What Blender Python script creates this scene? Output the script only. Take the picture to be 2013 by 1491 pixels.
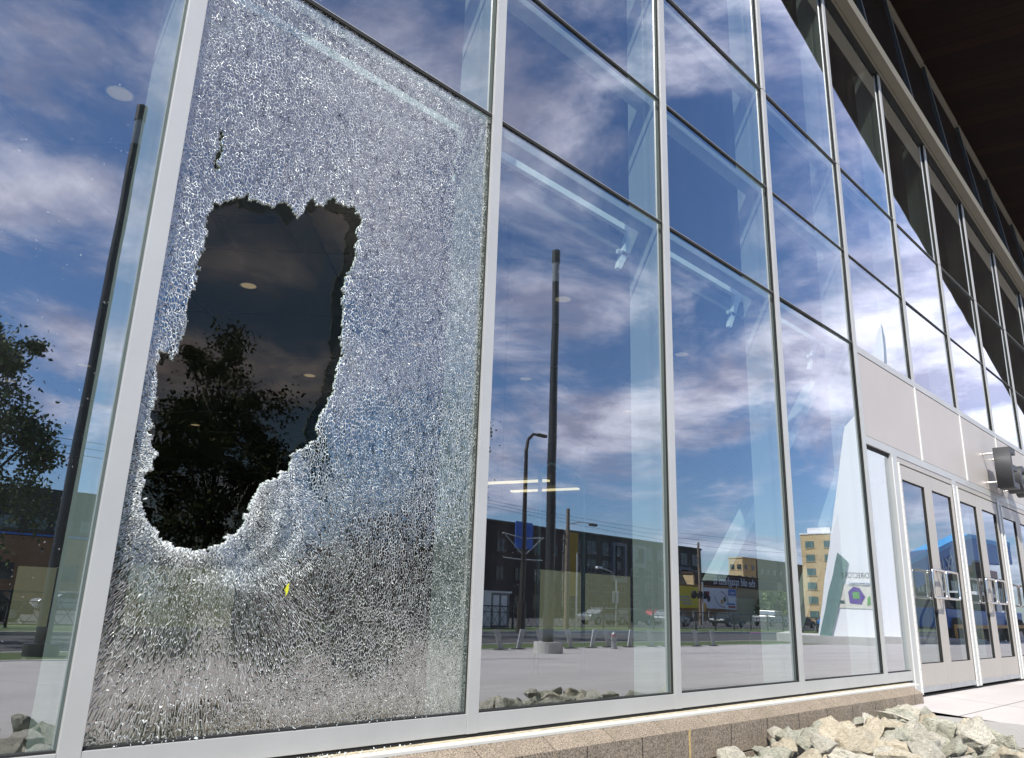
import bpy, bmesh, math, random
import numpy as np
from mathutils import Vector, Matrix, noise
for o in list(bpy.data.objects): bpy.data.objects.remove(o)
S = bpy.context.scene
C = S.collection
R = math.radians
rnd = random.Random(7)

# ------------------------------------------------------------------ camera
YAW, PITCH, ROLL = R(45.44), R(16.12), R(1.886)
fw = Vector((math.sin(YAW)*math.cos(PITCH), math.cos(YAW)*math.cos(PITCH), math.sin(PITCH)))
r0 = Vector((math.cos(YAW), -math.sin(YAW), 0)); u0 = r0.cross(fw)
rt = r0*math.cos(ROLL)+u0*math.sin(ROLL); up = u0*math.cos(ROLL)-r0*math.sin(ROLL)
cam = bpy.data.objects.new('camera', bpy.data.cameras.new('camera')); C.objects.link(cam)
m = Matrix(((rt.x, up.x, -fw.x), (rt.y, up.y, -fw.y), (rt.z, up.z, -fw.z))).to_4x4()
m.translation = Vector((-0.8624, -2.5086, 0.4251)); cam.matrix_world = m
cam.data.sensor_width = 36; cam.data.lens = 27.65; cam.data.clip_start = .05; cam.data.clip_end = 3000
S.camera = cam

# ------------------------------------------------------------------ light
SUN = Vector((-.77, -.64, 1.2)).normalized()
sl = bpy.data.lights.new('sun', 'SUN'); sl.energy = 5.0; sl.angle = R(.53); sl.color = (1, .955, .88)
so = bpy.data.objects.new('sun', sl); C.objects.link(so)
so.rotation_euler = SUN.to_track_quat('Z', 'Y').to_euler(); so.location = (0, -20, 40)
W = bpy.data.worlds.new('World'); S.world = W; W.use_nodes = True
wt = W.node_tree; wt.nodes.clear()
def wn(t, **k):
    n = wt.nodes.new(t)
    for a, b in k.items(): setattr(n, a, b)
    return n
out = wn('ShaderNodeOutputWorld'); bg = wn('ShaderNodeBackground'); bg.inputs[1].default_value = .1
sky = wn('ShaderNodeTexSky', sky_type='NISHITA', sun_disc=False)
sky.sun_elevation = math.asin(SUN.z); sky.sun_rotation = math.atan2(SUN.x, SUN.y) % (2*math.pi)
sky.air_density = 1.0; sky.dust_density = .4; sky.ozone_density = 2.0
tc = wn('ShaderNodeTexCoord'); sep = wn('ShaderNodeSeparateXYZ')
wt.links.new(tc.outputs['Generated'], sep.inputs[0])
def wm(op, a, b=None, c=None):
    n = wn('ShaderNodeMath', operation=op)
    for i, v in enumerate((a, b, c)):
        if v is None: continue
        if isinstance(v, (int, float)): n.inputs[i].default_value = v
        else: wt.links.new(v, n.inputs[i])
    return n.outputs[0]
zc = wm('ADD', wm('MAXIMUM', sep.outputs[2], 0.0), .16)
px_ = wm('DIVIDE', sep.outputs[0], zc); py_ = wm('DIVIDE', sep.outputs[1], zc)
cmb = wn('ShaderNodeCombineXYZ'); wt.links.new(px_, cmb.inputs[0]); wt.links.new(py_, cmb.inputs[1])
def wnoise(scale, det, rough, dist=0, off=(0, 0, 0)):
    mp = wn('ShaderNodeMapping'); mp.inputs['Location'].default_value = off
    wt.links.new(cmb.outputs[0], mp.inputs[0])
    n = wn('ShaderNodeTexNoise'); n.inputs['Scale'].default_value = scale; n.inputs['Detail'].default_value = det
    n.inputs['Roughness'].default_value = rough; n.inputs['Distortion'].default_value = dist
    wt.links.new(mp.outputs[0], n.inputs['Vector']); return n.outputs[0]
n1 = wnoise(1.55, 10, .62, .5, (3.3, 1.7, 0)); n2 = wnoise(.45, 3, .5, 0, (7.1, 2.2, 0)); n3 = wnoise(3.1, 7, .6, .2, (1, 5, 0))
cov = wm('ADD', wm('ADD', wm('MULTIPLY', n1, .72), wm('MULTIPLY', n2, .42)), wm('MULTIPLY_ADD', sep.outputs[0], .13, -.075))
mr = wn('ShaderNodeMapRange', interpolation_type='SMOOTHSTEP')
mr.inputs[1].default_value = .52; mr.inputs[2].default_value = .69
wt.links.new(cov, mr.inputs[0])
# thinner cloud near the horizon
hz = wn('ShaderNodeMapRange', interpolation_type='SMOOTHSTEP'); hz.inputs[1].default_value = .02; hz.inputs[2].default_value = .30
hz.inputs[3].default_value = .5; hz.inputs[4].default_value = .95
wt.links.new(sep.outputs[2], hz.inputs[0])
mask = wm('MULTIPLY', mr.outputs[0], hz.outputs[0])
cr = wn('ShaderNodeValToRGB'); cr.color_ramp.elements[0].position = .40; cr.color_ramp.elements[0].color = (4.3, 4.3, 5.9, 1)
cr.color_ramp.elements[1].position = .62; cr.color_ramp.elements[1].color = (10.4, 10.2, 12.0, 1)
wt.links.new(n3, cr.inputs[0])
sat = wn('ShaderNodeMixRGB', blend_type='MULTIPLY'); sat.inputs[0].default_value = 1; sat.inputs[2].default_value = (.74, .90, 1.16, 1)
wt.links.new(sky.outputs[0], sat.inputs[1])
mx = wn('ShaderNodeMixRGB'); wt.links.new(mask, mx.inputs[0]); wt.links.new(sat.outputs[0], mx.inputs[1]); wt.links.new(cr.outputs[0], mx.inputs[2])
wt.links.new(mx.outputs[0], bg.inputs[0]); wt.links.new(bg.outputs[0], out.inputs[0])
S.view_settings.view_transform = 'Standard'; S.view_settings.look = 'None'
S.view_settings.exposure = .65; S.view_settings.gamma = 1
S.render.engine = 'CYCLES'
cy = S.cycles
cy.caustics_reflective = False; cy.caustics_refractive = False
cy.transparent_max_bounces = 24; cy.max_bounces = 8; cy.glossy_bounces = 5; cy.diffuse_bounces = 3
cy.sample_clamp_indirect = 6

# ------------------------------------------------------------------ materials
MATS = {}
class NT:
    def __init__(s, name):
        s.m = bpy.data.materials.new(name); s.m.use_nodes = True; s.t = s.m.node_tree; s.t.nodes.clear()
        s.o = s.t.nodes.new('ShaderNodeOutputMaterial')
    def n(s, t, ins=None, **k):
        n = s.t.nodes.new(t)
        for a, b in k.items(): setattr(n, a, b)
        for a, b in (ins or {}).items():
            if hasattr(b, 'is_output') or isinstance(b, bpy.types.NodeSocket): s.t.links.new(b, n.inputs[a])
            else: n.inputs[a].default_value = b
        return n
    def m2(s, op, a, b=0.0, c=None):
        d = {0: a, 1: b}
        if c is not None: d[2] = c
        return s.n('ShaderNodeMath', d, operation=op).outputs[0]
    def mix(s, f, a, b): return s.n('ShaderNodeMixRGB', {0: f, 1: a, 2: b}).outputs[0]
    def ramp(s, f, p0, c0, p1, c1):
        n = s.n('ShaderNodeValToRGB', {0: f}); e = n.color_ramp.elements
        e[0].position = p0; e[0].color = c0; e[1].position = p1; e[1].color = c1
        return n.outputs[0]
    def obj(s): return s.n('ShaderNodeTexCoord').outputs['Object']
    def noise(s, v, sc, det=4, ro=.55):
        return s.n('ShaderNodeTexNoise', {'Vector': v, 'Scale': sc, 'Detail': det, 'Roughness': ro}).outputs[0]
    def schlick(s):      # the same from either side of a sheet of glass
        ge = s.n('ShaderNodeNewGeometry')
        c = s.n('ShaderNodeVectorMath', {0: ge.outputs['Normal'], 1: ge.outputs['Incoming']}, operation='DOT_PRODUCT').outputs['Value']
        return s.m2('MULTIPLY_ADD', s.m2('POWER', s.m2('SUBTRACT', 1.0, s.m2('ABSOLUTE', c)), 5.0), .96, .04)
    def fin(s, sh): s.t.links.new(sh, s.o.inputs[0]); return s.m
def c4(c): return (c[0], c[1], c[2], 1)
def simple(name, col, rough=.6, metal=0, var=.12, nscale=6, bump=0, bscale=60, spec=.5, emit=None):
    g = NT(name); v = g.obj()
    nz = g.noise(v, nscale, 6, .6)
    lo = tuple(x*(1-var) for x in col); hi = tuple(min(1, x*(1+var)) for x in col)
    colr = g.ramp(nz, .3, c4(lo), .7, c4(hi))
    d = {'Base Color': colr, 'Roughness': rough, 'Metallic': metal, 'Specular IOR Level': spec}
    if bump:
        b = g.n('ShaderNodeBump', {'Height': g.noise(v, bscale, 5, .6), 'Distance': bump, 'Strength': 1.0}); d['Normal'] = b.outputs[0]
    p = g.n('ShaderNodeBsdfPrincipled', d)
    if emit: p.inputs['Emission Color'].default_value = c4(emit[0]); p.inputs['Emission Strength'].default_value = emit[1]
    MATS[name] = g.fin(p.outputs[0]); return MATS[name]

def glass_mat(name, base, k, tint, wob=.0006, gcol=(.93, .96, 1.0), dust=0):
    g = NT(name); v = g.obj()
    h = g.noise(v, .9, 2, .5)
    h2 = g.noise(v, 2.6, 1, .5)
    hh = g.m2('ADD', h, g.m2('MULTIPLY', h2, .18))
    b = g.n('ShaderNodeBump', {'Height': hh, 'Distance': wob, 'Strength': 1.0})
    fr = g.schlick()
    f = g.m2('MINIMUM', g.m2('ADD', g.m2('MULTIPLY', fr, k), base), .96)
    tr = g.n('ShaderNodeBsdfTransparent', {'Color': c4(tint)})
    gl = g.n('ShaderNodeBsdfGlossy', {'Color': c4(gcol), 'Roughness': 0.0, 'Normal': b.outputs[0]})
    mxs = g.n('ShaderNodeMixShader', {0: f, 1: tr.outputs[0], 2: gl.outputs[0]})
    if dust:
        mp = g.n('ShaderNodeMapping', {0: v, 'Scale': (7, 7, .8)})
        dn = g.n('ShaderNodeMapRange', {0: g.noise(mp.outputs[0], 2.2, 7, .65), 1: .35, 2: .75, 3: dust*.25, 4: dust})
        sp = g.m2('MULTIPLY', g.m2('GREATER_THAN', g.noise(v, 95, 2, .5), .735), .22)
        df = g.n('ShaderNodeBsdfDiffuse', {'Color': (.75, .77, .76, 1)})
        mxs = g.n('ShaderNodeMixShader', {0: g.m2('MAXIMUM', dn.outputs[0], sp), 1: mxs.outputs[0], 2: df.outputs[0]})
    MATS[name] = g.fin(mxs.outputs[0]); return MATS[name]
glass_mat('coated_glass', .27, 2.1, (.90, 1, .99), dust=.012)
glass_mat('inner_glass', .022, .8, (.97, .99, .98), .0005, (1, .86, .66))
glass_mat('door_glass_mat', .22, .9, (.55, .62, .60), .0004, dust=.02)
def clear_edge():
    g = NT('glass_edge')
    MATS['glass_edge'] = g.fin(g.n('ShaderNodeBsdfTransparent', {'Color': (.985, .995, .99, 1)}).outputs[0])
clear_edge()
simple('aluminium', (.43, .43, .41), .38, .25, .06, 2.2, .0003, 300)
simple('aluminium_white', (.66, .66, .63), .4, .1, .03)
simple('champagne', (.39, .36, .32), .42, .2, .04, 2, .0002, 400)
simple('spandrel', (.42, .385, .35), .45, .15, .04, 1.5, .0002, 300)
simple('gasket', (.010, .010, .009), .8, 0, .4, 40)
simple('sealant', (.42, .30, .12), .8, 0, .4, 60, .002, 200)
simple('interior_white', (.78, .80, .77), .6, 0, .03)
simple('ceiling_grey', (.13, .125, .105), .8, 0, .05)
simple('ceiling_joint', (.06, .06, .06), .8)
simple('inner_metal', (.33, .345, .33), .6, 0, .05)
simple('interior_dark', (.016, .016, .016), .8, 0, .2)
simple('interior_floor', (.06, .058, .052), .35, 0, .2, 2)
simple('olive_backing', (.10, .098, .058), .7, 0, .06)
simple('soffit_trim', (.15, .135, .10), .6, 0, .05)
simple('steel', (.62, .60, .57), .22, .95, .04)
simple('black_paint', (.022, .023, .022), .42, 0, .2)
simple('dark_bronze', (.05, .037, .028), .45, .2, .2)
simple('letter_grey', (.038, .038, .040), .5, 0, .06)
simple('wood_pole', (.20, .15, .11), .85, 0, .3, 9, .004, 40)
simple('galvanised', (.42, .43, .43), .5, .6, .1)
simple('sidewalk', (.50, .48, .45), .85, 0, .1, 2, .002, 60)
simple('grass_mat', (.07, .105, .03), .95, 0, .45, 9, .02, 60)
simple('asphalt', (.06, .06, .06), .9, 0, .25, 3, .002, 90)
simple('far_ground', (.10, .10, .085), .95, 0, .3, .3)
simple('leaf', (.055, .085, .022), .6, 0, .5, 3)
simple('leaf_light', (.10, .15, .035), .6, 0, .4, 3)
simple('bark', (.075, .06, .045), .9, 0, .3, 12, .006, 30)
simple('brick_dark', (.06, .035, .03), .85, 0, .2, 3)
simple('brick_tan', (.55, .42, .23), .85, 0, .12, 1)
simple('brick_brown', (.10, .065, .045), .85, 0, .15, 1)
simple('apt_green', (.045, .052, .042), .8, 0, .1, 1)
simple('apt_white', (.20, .20, .21), .7, 0, .05, 1)
simple('apt_yellow', (.45, .26, .02), .7, 0, .05, 1)
simple('orange_brick', (.34, .17, .07), .85, 0, .15, 2)
simple('red_band', (.35, .06, .05), .7)
simple('window_dark', (.02, .025, .03), .08, 0, .2)
simple('window_green', (.10, .17, .16), .1, 0, .1)
simple('white_paint', (.80, .80, .80), .45, 0, .03)
simple('pylon_white', (.95, .95, .94), .4, 0, .02)
simple('pylon_glass', (.20, .30, .27), .12, 0, .1)
simple('blue_paint', (.015, .16, .50), .35, 0, .06)
simple('blue_light', (.05, .42, .85), .35, 0, .06)
simple('red_paint', (.42, .02, .025), .3, 0, .1)
simple('silver_paint', (.30, .31, .32), .3, .5, .05)
simple('dark_paint', (.03, .04, .035), .25, .2, .1)
simple('tyre', (.02, .02, .02), .8)
simple('yellow_paint', (.80, .60, .02), .5, 0, .05)
simple('orange_paint', (.70, .32, .04), .5, 0, .05)
simple('yellow_leaf', (.55, .55, .02), .5)
simple('purple_paint', (.12, .05, .30), .5)
simple('green_paint', (.15, .40, .12), .5)
simple('banner_blue', (.02, .12, .50), .6)
simple('soil', (.05, .042, .032), .95, 0, .4, 20, .01, 60)
simple('flash_metal', (.56, .55, .50), .45, .1, .05, 8)
simple('flash_dirty', (.45, .39, .27), .8, 0, .35, 30, .001, 200)
simple('ivory', (.75, .72, .62), .6)
simple('magenta', (.55, .08, .38), .5)
simple('lamp_warm', (.9, .75, .5), .5, emit=((1, .72, .40), .14))
simple('strip_warm', (.9, .8, .6), .5, emit=((1, .76, .45), .8))
simple('lamp_glass', (.25, .27, .27), .1)

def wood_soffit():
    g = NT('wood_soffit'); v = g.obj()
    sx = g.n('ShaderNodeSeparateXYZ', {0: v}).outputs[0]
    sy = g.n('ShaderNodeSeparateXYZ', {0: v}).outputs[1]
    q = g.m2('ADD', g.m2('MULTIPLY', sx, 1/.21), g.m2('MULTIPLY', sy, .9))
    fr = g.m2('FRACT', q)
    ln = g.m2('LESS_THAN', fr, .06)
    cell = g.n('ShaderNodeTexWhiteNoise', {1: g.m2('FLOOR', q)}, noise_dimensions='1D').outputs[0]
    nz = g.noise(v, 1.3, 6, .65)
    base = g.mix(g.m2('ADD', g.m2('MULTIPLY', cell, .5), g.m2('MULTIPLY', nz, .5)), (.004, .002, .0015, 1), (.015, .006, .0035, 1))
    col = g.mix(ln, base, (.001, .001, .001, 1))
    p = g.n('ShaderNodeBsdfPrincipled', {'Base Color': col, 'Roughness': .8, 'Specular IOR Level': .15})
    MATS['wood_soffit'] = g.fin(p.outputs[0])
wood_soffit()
def block_mat():
    g = NT('split_block'); v = g.obj()
    n1 = g.noise(v, 5, 4); n2 = g.noise(v, 170, 3, .6); n3 = g.noise(v, 420, 2, .5)
    a = g.ramp(n1, .3, (.205, .165, .118, 1), .7, (.26, .21, .155, 1))
    sp = g.ramp(n2, .38, (.30, .30, .30, 1), .62, (1.5, 1.5, 1.5, 1))
    b = g.n('ShaderNodeMixRGB', {0: .85, 1: a, 2: sp}, blend_type='MULTIPLY').outputs[0]
    gl = g.m2('GREATER_THAN', n3, .69)
    c = g.mix(g.m2('MULTIPLY', gl, .9), b, (.75, .66, .52, 1))
    bp = g.n('ShaderNodeBump', {'Height': n2, 'Distance': .004, 'Strength': 1.0})
    p = g.n('ShaderNodeBsdfPrincipled', {'Base Color': c, 'Roughness': .85, 'Normal': bp.outputs[0]})
    MATS['split_block'] = g.fin(p.outputs[0])
block_mat()
def rock_mat(name, a, b, c):
    g = NT(name); v = g.obj()
    n1 = g.noise(v, 4.5, 9, .65)
    mp = g.n('ShaderNodeMapping', {0: v, 'Scale': (3, 9, 22), 'Rotation': (.5, .7, .2)})
    wv = g.n('ShaderNodeTexNoise', {'Vector': mp.outputs[0], 'Scale': 1.6, 'Detail': 9, 'Roughness': .72, 'Distortion': 1.2}).outputs[0]
    col = g.mix(g.ramp(n1, .36, (0, 0, 0, 1), .62, (1, 1, 1, 1)), c4(a), c4(b))
    vein = g.ramp(wv, .50, (0, 0, 0, 1), .60, (1, 1, 1, 1))
    col = g.mix(g.m2('MULTIPLY', vein, .8), col, c4(c))
    dk = g.ramp(wv, .36, (.22, .23, .20, 1), .47, (1, 1, 1, 1))
    col = g.n('ShaderNodeMixRGB', {0: .9, 1: col, 2: dk}, blend_type='MULTIPLY').outputs[0]
    fine = g.noise(v, 60, 5, .7)
    hh = g.m2('ADD', g.m2('MULTIPLY', wv, .6), g.m2('MULTIPLY', fine, .25))
    bp = g.n('ShaderNodeBump', {'Height': hh, 'Distance': .03, 'Strength': 1.0})
    p = g.n('ShaderNodeBsdfPrincipled', {'Base Color': col, 'Roughness': .8, 'Normal': bp.outputs[0]})
    MATS[name] = g.fin(p.outputs[0])
rock_mat('rock_grey', (.52, .50, .41), (.70, .65, .53), (.86, .79, .64))
rock_mat('rock_tan', (.60, .50, .34), (.74, .66, .50), (.86, .78, .62))
rock_mat('rock_green', (.38, .39, .30), (.58, .56, .44), (.80, .75, .61))
def plaza_mat():
    g = NT('plaza_concrete'); v = g.obj()
    s = g.n('ShaderNodeSeparateXYZ', {0: v})
    jx = g.m2('LESS_THAN', g.m2('FRACT', g.m2('DIVIDE', s.outputs[0], 2.4)), .006)
    jy = g.m2('LESS_THAN', g.m2('FRACT', g.m2('DIVIDE', g.m2('ADD', s.outputs[1], .55), 1.52)), .009)
    j = g.m2('MAXIMUM', jx, jy)
    n1 = g.noise(v, .5, 6, .6); n2 = g.noise(v, 40, 4, .6)
    mp = g.n('ShaderNodeMapping', {0: v, 'Scale': (.25, 2.2, 1)})
    st = g.noise(mp.outputs[0], 1.3, 5, .6)
    col = g.ramp(n1, .3, (.39, .36, .345, 1), .7, (.50, .47, .45, 1))
    col = g.mix(g.m2('MULTIPLY', g.ramp(st, .45, (0, 0, 0, 1), .7, (1, 1, 1, 1)), .22), col, (.27, .25, .24, 1))
    col = g.mix(g.m2('MULTIPLY', n2, .15), col, (.3, .3, .28, 1))
    col = g.mix(g.m2('MULTIPLY', j, .8), col, (.08, .075, .07, 1))
    bp = g.n('ShaderNodeBump', {'Height': n2, 'Distance': .001, 'Strength': .6})
    p = g.n('ShaderNodeBsdfPrincipled', {'Base Color': col, 'Roughness': .8, 'Normal': bp.outputs[0]})
    MATS['plaza_concrete'] = g.fin(p.outputs[0])
plaza_mat()

def shattered_mat():
    g = NT('shattered_glass')
    def at(n): return g.n('ShaderNodeAttribute', attribute_name=n)
    v = g.obj()
    A = at('crack_a').outputs['Vector']; B = at('crack_b').outputs['Vector']
    rim = at('rim').outputs['Fac']; wa = at('wa').outputs['Fac']
    def warp(vec, sc, amt):
        n = g.n('ShaderNodeTexNoise', {'Vector': vec, 'Scale': sc, 'Detail': 2, 'Roughness': .5})
        s = g.n('ShaderNodeVectorMath', {0: n.outputs['Color'], 1: (.5, .5, .5)}, operation='SUBTRACT').outputs[0]
        k = g.n('ShaderNodeVectorMath', {0: s, 'Scale': amt}, operation='SCALE').outputs[0]
        return g.n('ShaderNodeVectorMath', {0: vec, 1: k}, operation='ADD').outputs[0]
    def layer(vec, sc):
        vec = warp(vec, .22, 3.0)
        f = g.n('ShaderNodeTexVoronoi', {'Vector': vec, 'Scale': sc}, voronoi_dimensions='2D', feature='F1')
        e = g.n('ShaderNodeTexVoronoi', {'Vector': vec, 'Scale': sc}, voronoi_dimensions='2D', feature='DISTANCE_TO_EDGE')
        return f.outputs['Color'], e.outputs['Distance']
    ca, ea = layer(A, 1.0); cb, eb = layer(B, 1.0)
    msk = g.m2('GREATER_THAN', g.m2('ADD', wa, g.m2('MULTIPLY', g.noise(v, 9, 3, .6), .5)), .75)
    col = g.mix(msk, cb, ca)
    e = g.n('ShaderNodeMixRGB', {0: msk, 1: eb, 2: ea}).outputs[0]
    e = g.n('ShaderNodeSeparateXYZ', {0: e}).outputs[0]
    big = g.noise(v, 3.2, 4, .6); mid = g.noise(v, 26, 3, .6); hi = g.noise(v, 150, 2, .6)
    # crack width, denser where the glass is crushed round the hole
    wdt = g.m2('MULTIPLY_ADD', rim, .30, g.m2('MULTIPLY_ADD', g.n('ShaderNodeMapRange', {0: big, 1: .35, 2: .65, 3: .0, 4: 1}).outputs[0], .05, .095))
    wdt = g.m2('MULTIPLY', wdt, g.m2('MULTIPLY_ADD', mid, 1.2, .3))
    zz = g.n('ShaderNodeSeparateXYZ', {0: v}).outputs[2]
    wdt = g.m2('MULTIPLY', wdt, g.n('ShaderNodeMapRange', {0: zz, 1: .3, 2: 1.2, 3: .74, 4: 1.0}).outputs[0])
    edge = g.m2('SUBTRACT', 1.0, g.n('ShaderNodeMapRange', {0: g.m2('DIVIDE', e, wdt), 1: .35, 2: 1.0, 3: 0, 4: 1}).outputs[0])
    # per-cell tilt
    cs = g.n('ShaderNodeVectorMath', {0: col, 1: (.5, .5, .5)}, operation='SUBTRACT').outputs[0]
    ct = g.n('ShaderNodeVectorMath', {0: cs, 'Scale': .012}, operation='SCALE').outputs[0]
    bp = g.n('ShaderNodeBump', {'Height': g.m2('MINIMUM', e, .30), 'Distance': .00045, 'Strength': 1.0}).outputs[0]
    nn = g.n('ShaderNodeVectorMath', {0: bp, 1: ct}, operation='ADD').outputs[0]
    nn = g.n('ShaderNodeVectorMath', {0: nn}, operation='NORMALIZE').outputs[0]
    ccw = g.n('ShaderNodeTexWhiteNoise', {0: g.n('ShaderNodeVectorMath', {0: v, 1: (.0045, .0045, .0045)}, operation='SNAP').outputs[0]}, noise_dimensions='3D')
    es = g.n('ShaderNodeVectorMath', {0: g.n('ShaderNodeVectorMath', {0: ccw.outputs['Color'], 1: (.5, .5, .5)}, operation='SUBTRACT').outputs[0], 'Scale': .5}, operation='SCALE').outputs[0]
    ces = g.n('ShaderNodeVectorMath', {0: cs, 'Scale': .9}, operation='SCALE').outputs[0]
    es = g.n('ShaderNodeVectorMath', {0: es, 1: ces}, operation='ADD').outputs[0]
    en = g.n('ShaderNodeVectorMath', {0: g.n('ShaderNodeVectorMath', {0: bp, 1: es}, operation='ADD').outputs[0]}, operation='NORMALIZE').outputs[0]
    crnd = g.n('ShaderNodeSeparateXYZ', {0: col}).outputs[2]
    tr = g.n('ShaderNodeBsdfTransparent', {'Color': (.78, .88, .85, 1)}).outputs[0]
    gl = g.n('ShaderNodeBsdfGlossy', {'Color': (.90, .88, .84, 1), 'Roughness': .02, 'Normal': nn}).outputs[0]
    fr = g.schlick()
    base = g.n('ShaderNodeMixShader', {0: g.m2('MINIMUM', g.m2('MULTIPLY_ADD', fr, 1.2, .30), 1.0), 1: tr, 2: gl}).outputs[0]
    eg = g.n('ShaderNodeBsdfGlossy', {'Color': (.85, .9, .85, 1), 'Roughness': .42, 'Normal': en}).outputs[0]
    ed = g.n('ShaderNodeBsdfDiffuse', {'Color': (.56, .58, .55, 1), 'Normal': en}).outputs[0]
    dk = g.n('ShaderNodeBsdfTransparent', {'Color': (.12, .13, .125, 1)}).outputs[0]
    cr = g.n('ShaderNodeMixShader', {0: .16, 1: ed, 2: eg}).outputs[0]
    dkf = g.m2('GREATER_THAN', g.m2('MULTIPLY_ADD', g.m2('SUBTRACT', g.m2('MULTIPLY_ADD', crnd, .7, g.m2('MULTIPLY', ccw.outputs['Value'], .3)), .5), 1.0, g.m2('SUBTRACT', g.m2('ADD', hi, -.09), g.m2('MULTIPLY', rim, .35))), .56)  # random cells get dark cracks, painting in the shaded side of a crack
    cr = g.n('ShaderNodeMixShader', {0: dkf, 1: cr, 2: dk}).outputs[0]
    fin = g.n('ShaderNodeMixShader', {0: edge, 1: base, 2: cr}).outputs[0]
    MATS['shattered_glass'] = g.fin(fin)
shattered_mat()
def crushed():
    g = NT('crushed_edge'); v = g.obj(); n = g.noise(v, 260, 3, .7)
    col = g.ramp(n, .45, (.10, .14, .11, 1), .60, (.75, .85, .78, 1))
    MATS['crushed_edge'] = g.fin(g.n('ShaderNodeBsdfPrincipled', {'Base Color': col, 'Roughness': .2}).outputs[0])
    g = NT('shard_glass')
    a = g.n('ShaderNodeBsdfGlossy', {'Color': (1, 1, 1, 1), 'Roughness': .08}).outputs[0]
    b = g.n('ShaderNodeBsdfDiffuse', {'Color': (.8, .86, .82, 1)}).outputs[0]
    MATS['shard_glass'] = g.fin(g.n('ShaderNodeMixShader', {0: .6, 1: a, 2: b}).outputs[0])
crushed()

# ------------------------------------------------------------------ mesh helpers
class MB:
    def __init__(s): s.v = []; s.f = []; s.mi = []; s.mats = []
    def mat(s, m):
        if m not in s.mats: s.mats.append(m)
        return s.mats.index(m)
    def add(s, vs, fs, m):
        b = len(s.v); s.v += [tuple(x) for x in vs]; i = s.mat(m)
        for f in fs: s.f.append(tuple(b+k for k in f)); s.mi.append(i)
    def box(s, x0, x1, y0, y1, z0, z1, m):
        if x0 > x1: x0, x1 = x1, x0
        if y0 > y1: y0, y1 = y1, y0
        if z0 > z1: z0, z1 = z1, z0
        s.add([(x0,y0,z0),(x1,y0,z0),(x1,y1,z0),(x0,y1,z0),(x0,y0,z1),(x1,y0,z1),(x1,y1,z1),(x0,y1,z1)],
              [(0,3,2,1),(4,5,6,7),(0,1,5,4),(1,2,6,5),(2,3,7,6),(3,0,4,7)], m)
        return s
    def hexa(s, p, m):   # 8 points bottom ring then top ring
        s.add(p, [(0,3,2,1),(4,5,6,7),(0,1,5,4),(1,2,6,5),(2,3,7,6),(3,0,4,7)], m); return s
    def tube(s, pts, rad, m, n=10, cap=True):
        pts = [Vector(p) for p in pts]
        if not isinstance(rad, (list, tuple)): rad = [rad]*len(pts)
        vs = []; prev = None
        for i, p in enumerate(pts):
            d = (pts[min(i+1, len(pts)-1)]-pts[max(i-1, 0)]).normalized()
            a = prev if prev is not None else (Vector((0, 0, 1)) if abs(d.z) < .9 else Vector((1, 0, 0)))
            x = (a - d*a.dot(d)).normalized(); prev = x; y = d.cross(x)
            for k in range(n):
                t = 2*math.pi*k/n; vs.append(p+(x*math.cos(t)+y*math.sin(t))*rad[i])
        fs = []
        for i in range(len(pts)-1):
            for k in range(n): fs.append((i*n+k, i*n+(k+1) % n, (i+1)*n+(k+1) % n, (i+1)*n+k))
        if cap: fs.append(tuple(range(n-1, -1, -1))); fs.append(tuple((len(pts)-1)*n+k for k in range(n)))
        s.add(vs, fs, m); return s
    def prism(s, poly, y0, y1, m):   # poly in (x,z) extruded along y
        n = len(poly); vs = [(a, y0, b) for a, b in poly]+[(a, y1, b) for a, b in poly]
        s.add(vs, [tuple(range(n)), tuple(range(2*n-1, n-1, -1))]+[(k, k+n, (k+1) % n+n, (k+1) % n) for k in range(n)], m); return s
    def build(s, name, parent=None, smooth=False, bevel=0):
        me = bpy.data.meshes.new(name); me.from_pydata(s.v, [], s.f); me.update()
        for m in s.mats: me.materials.append(MATS[m])
        me.polygons.foreach_set('material_index', s.mi)
        if smooth: me.polygons.foreach_set('use_smooth', [True]*len(s.f))
        o = bpy.data.objects.new(name, me); C.objects.link(o)
        if parent:
            o.parent = parent
        if bevel:
            b = o.modifiers.new('bevel', 'BEVEL'); b.width = bevel; b.segments = 2; b.limit_method = 'ANGLE'
        return o
def tag(o, label=None, cat=None, group=None, kind=None):
    if label: o['label'] = label
    if cat: o['category'] = cat
    if group: o['group'] = group
    if kind: o['kind'] = kind
    return o
def empty(name, loc=(0, 0, 0), rz=0, **k):
    o = bpy.data.objects.new(name, None); C.objects.link(o); o.location = loc; o.rotation_euler = (0, 0, rz)
    o.empty_display_size = .2
    return tag(o, **k)
def kids(o): return [c for c in C.objects if c.parent == o]
def copy_tree(o, parent=None):
    c = o.copy(); C.objects.link(c); c.parent = parent
    for ch in kids(o): copy_tree(ch, c)
    return c
def text_mesh(name, txt, size, depth, matname, parent, bevel=0):
    cu = bpy.data.curves.new(name, 'FONT'); cu.body = txt; cu.size = size; cu.extrude = depth/2; cu.bevel_depth = bevel
    t = bpy.data.objects.new(name+'_t', cu); C.objects.link(t)
    bpy.context.view_layer.update()
    me = bpy.data.meshes.new_from_object(t.evaluated_get(bpy.context.evaluated_depsgraph_get()))
    bpy.data.objects.remove(t); bpy.data.curves.remove(cu)
    me.name = name; me.materials.clear(); me.materials.append(MATS[matname])
    o = bpy.data.objects.new(name, me); C.objects.link(o); o.parent = parent
    return o

U = 1.524; G = .028     # bay width, depth of the glass behind the mullion faces
K0, K1 = -2, 13
ROWS = [0.0, 2.806, 3.719, 4.643]
def head(x): return 6.55-.135*(x-7.39)
def soff(x): return 8.87-.19*(x-9.36)

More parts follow.
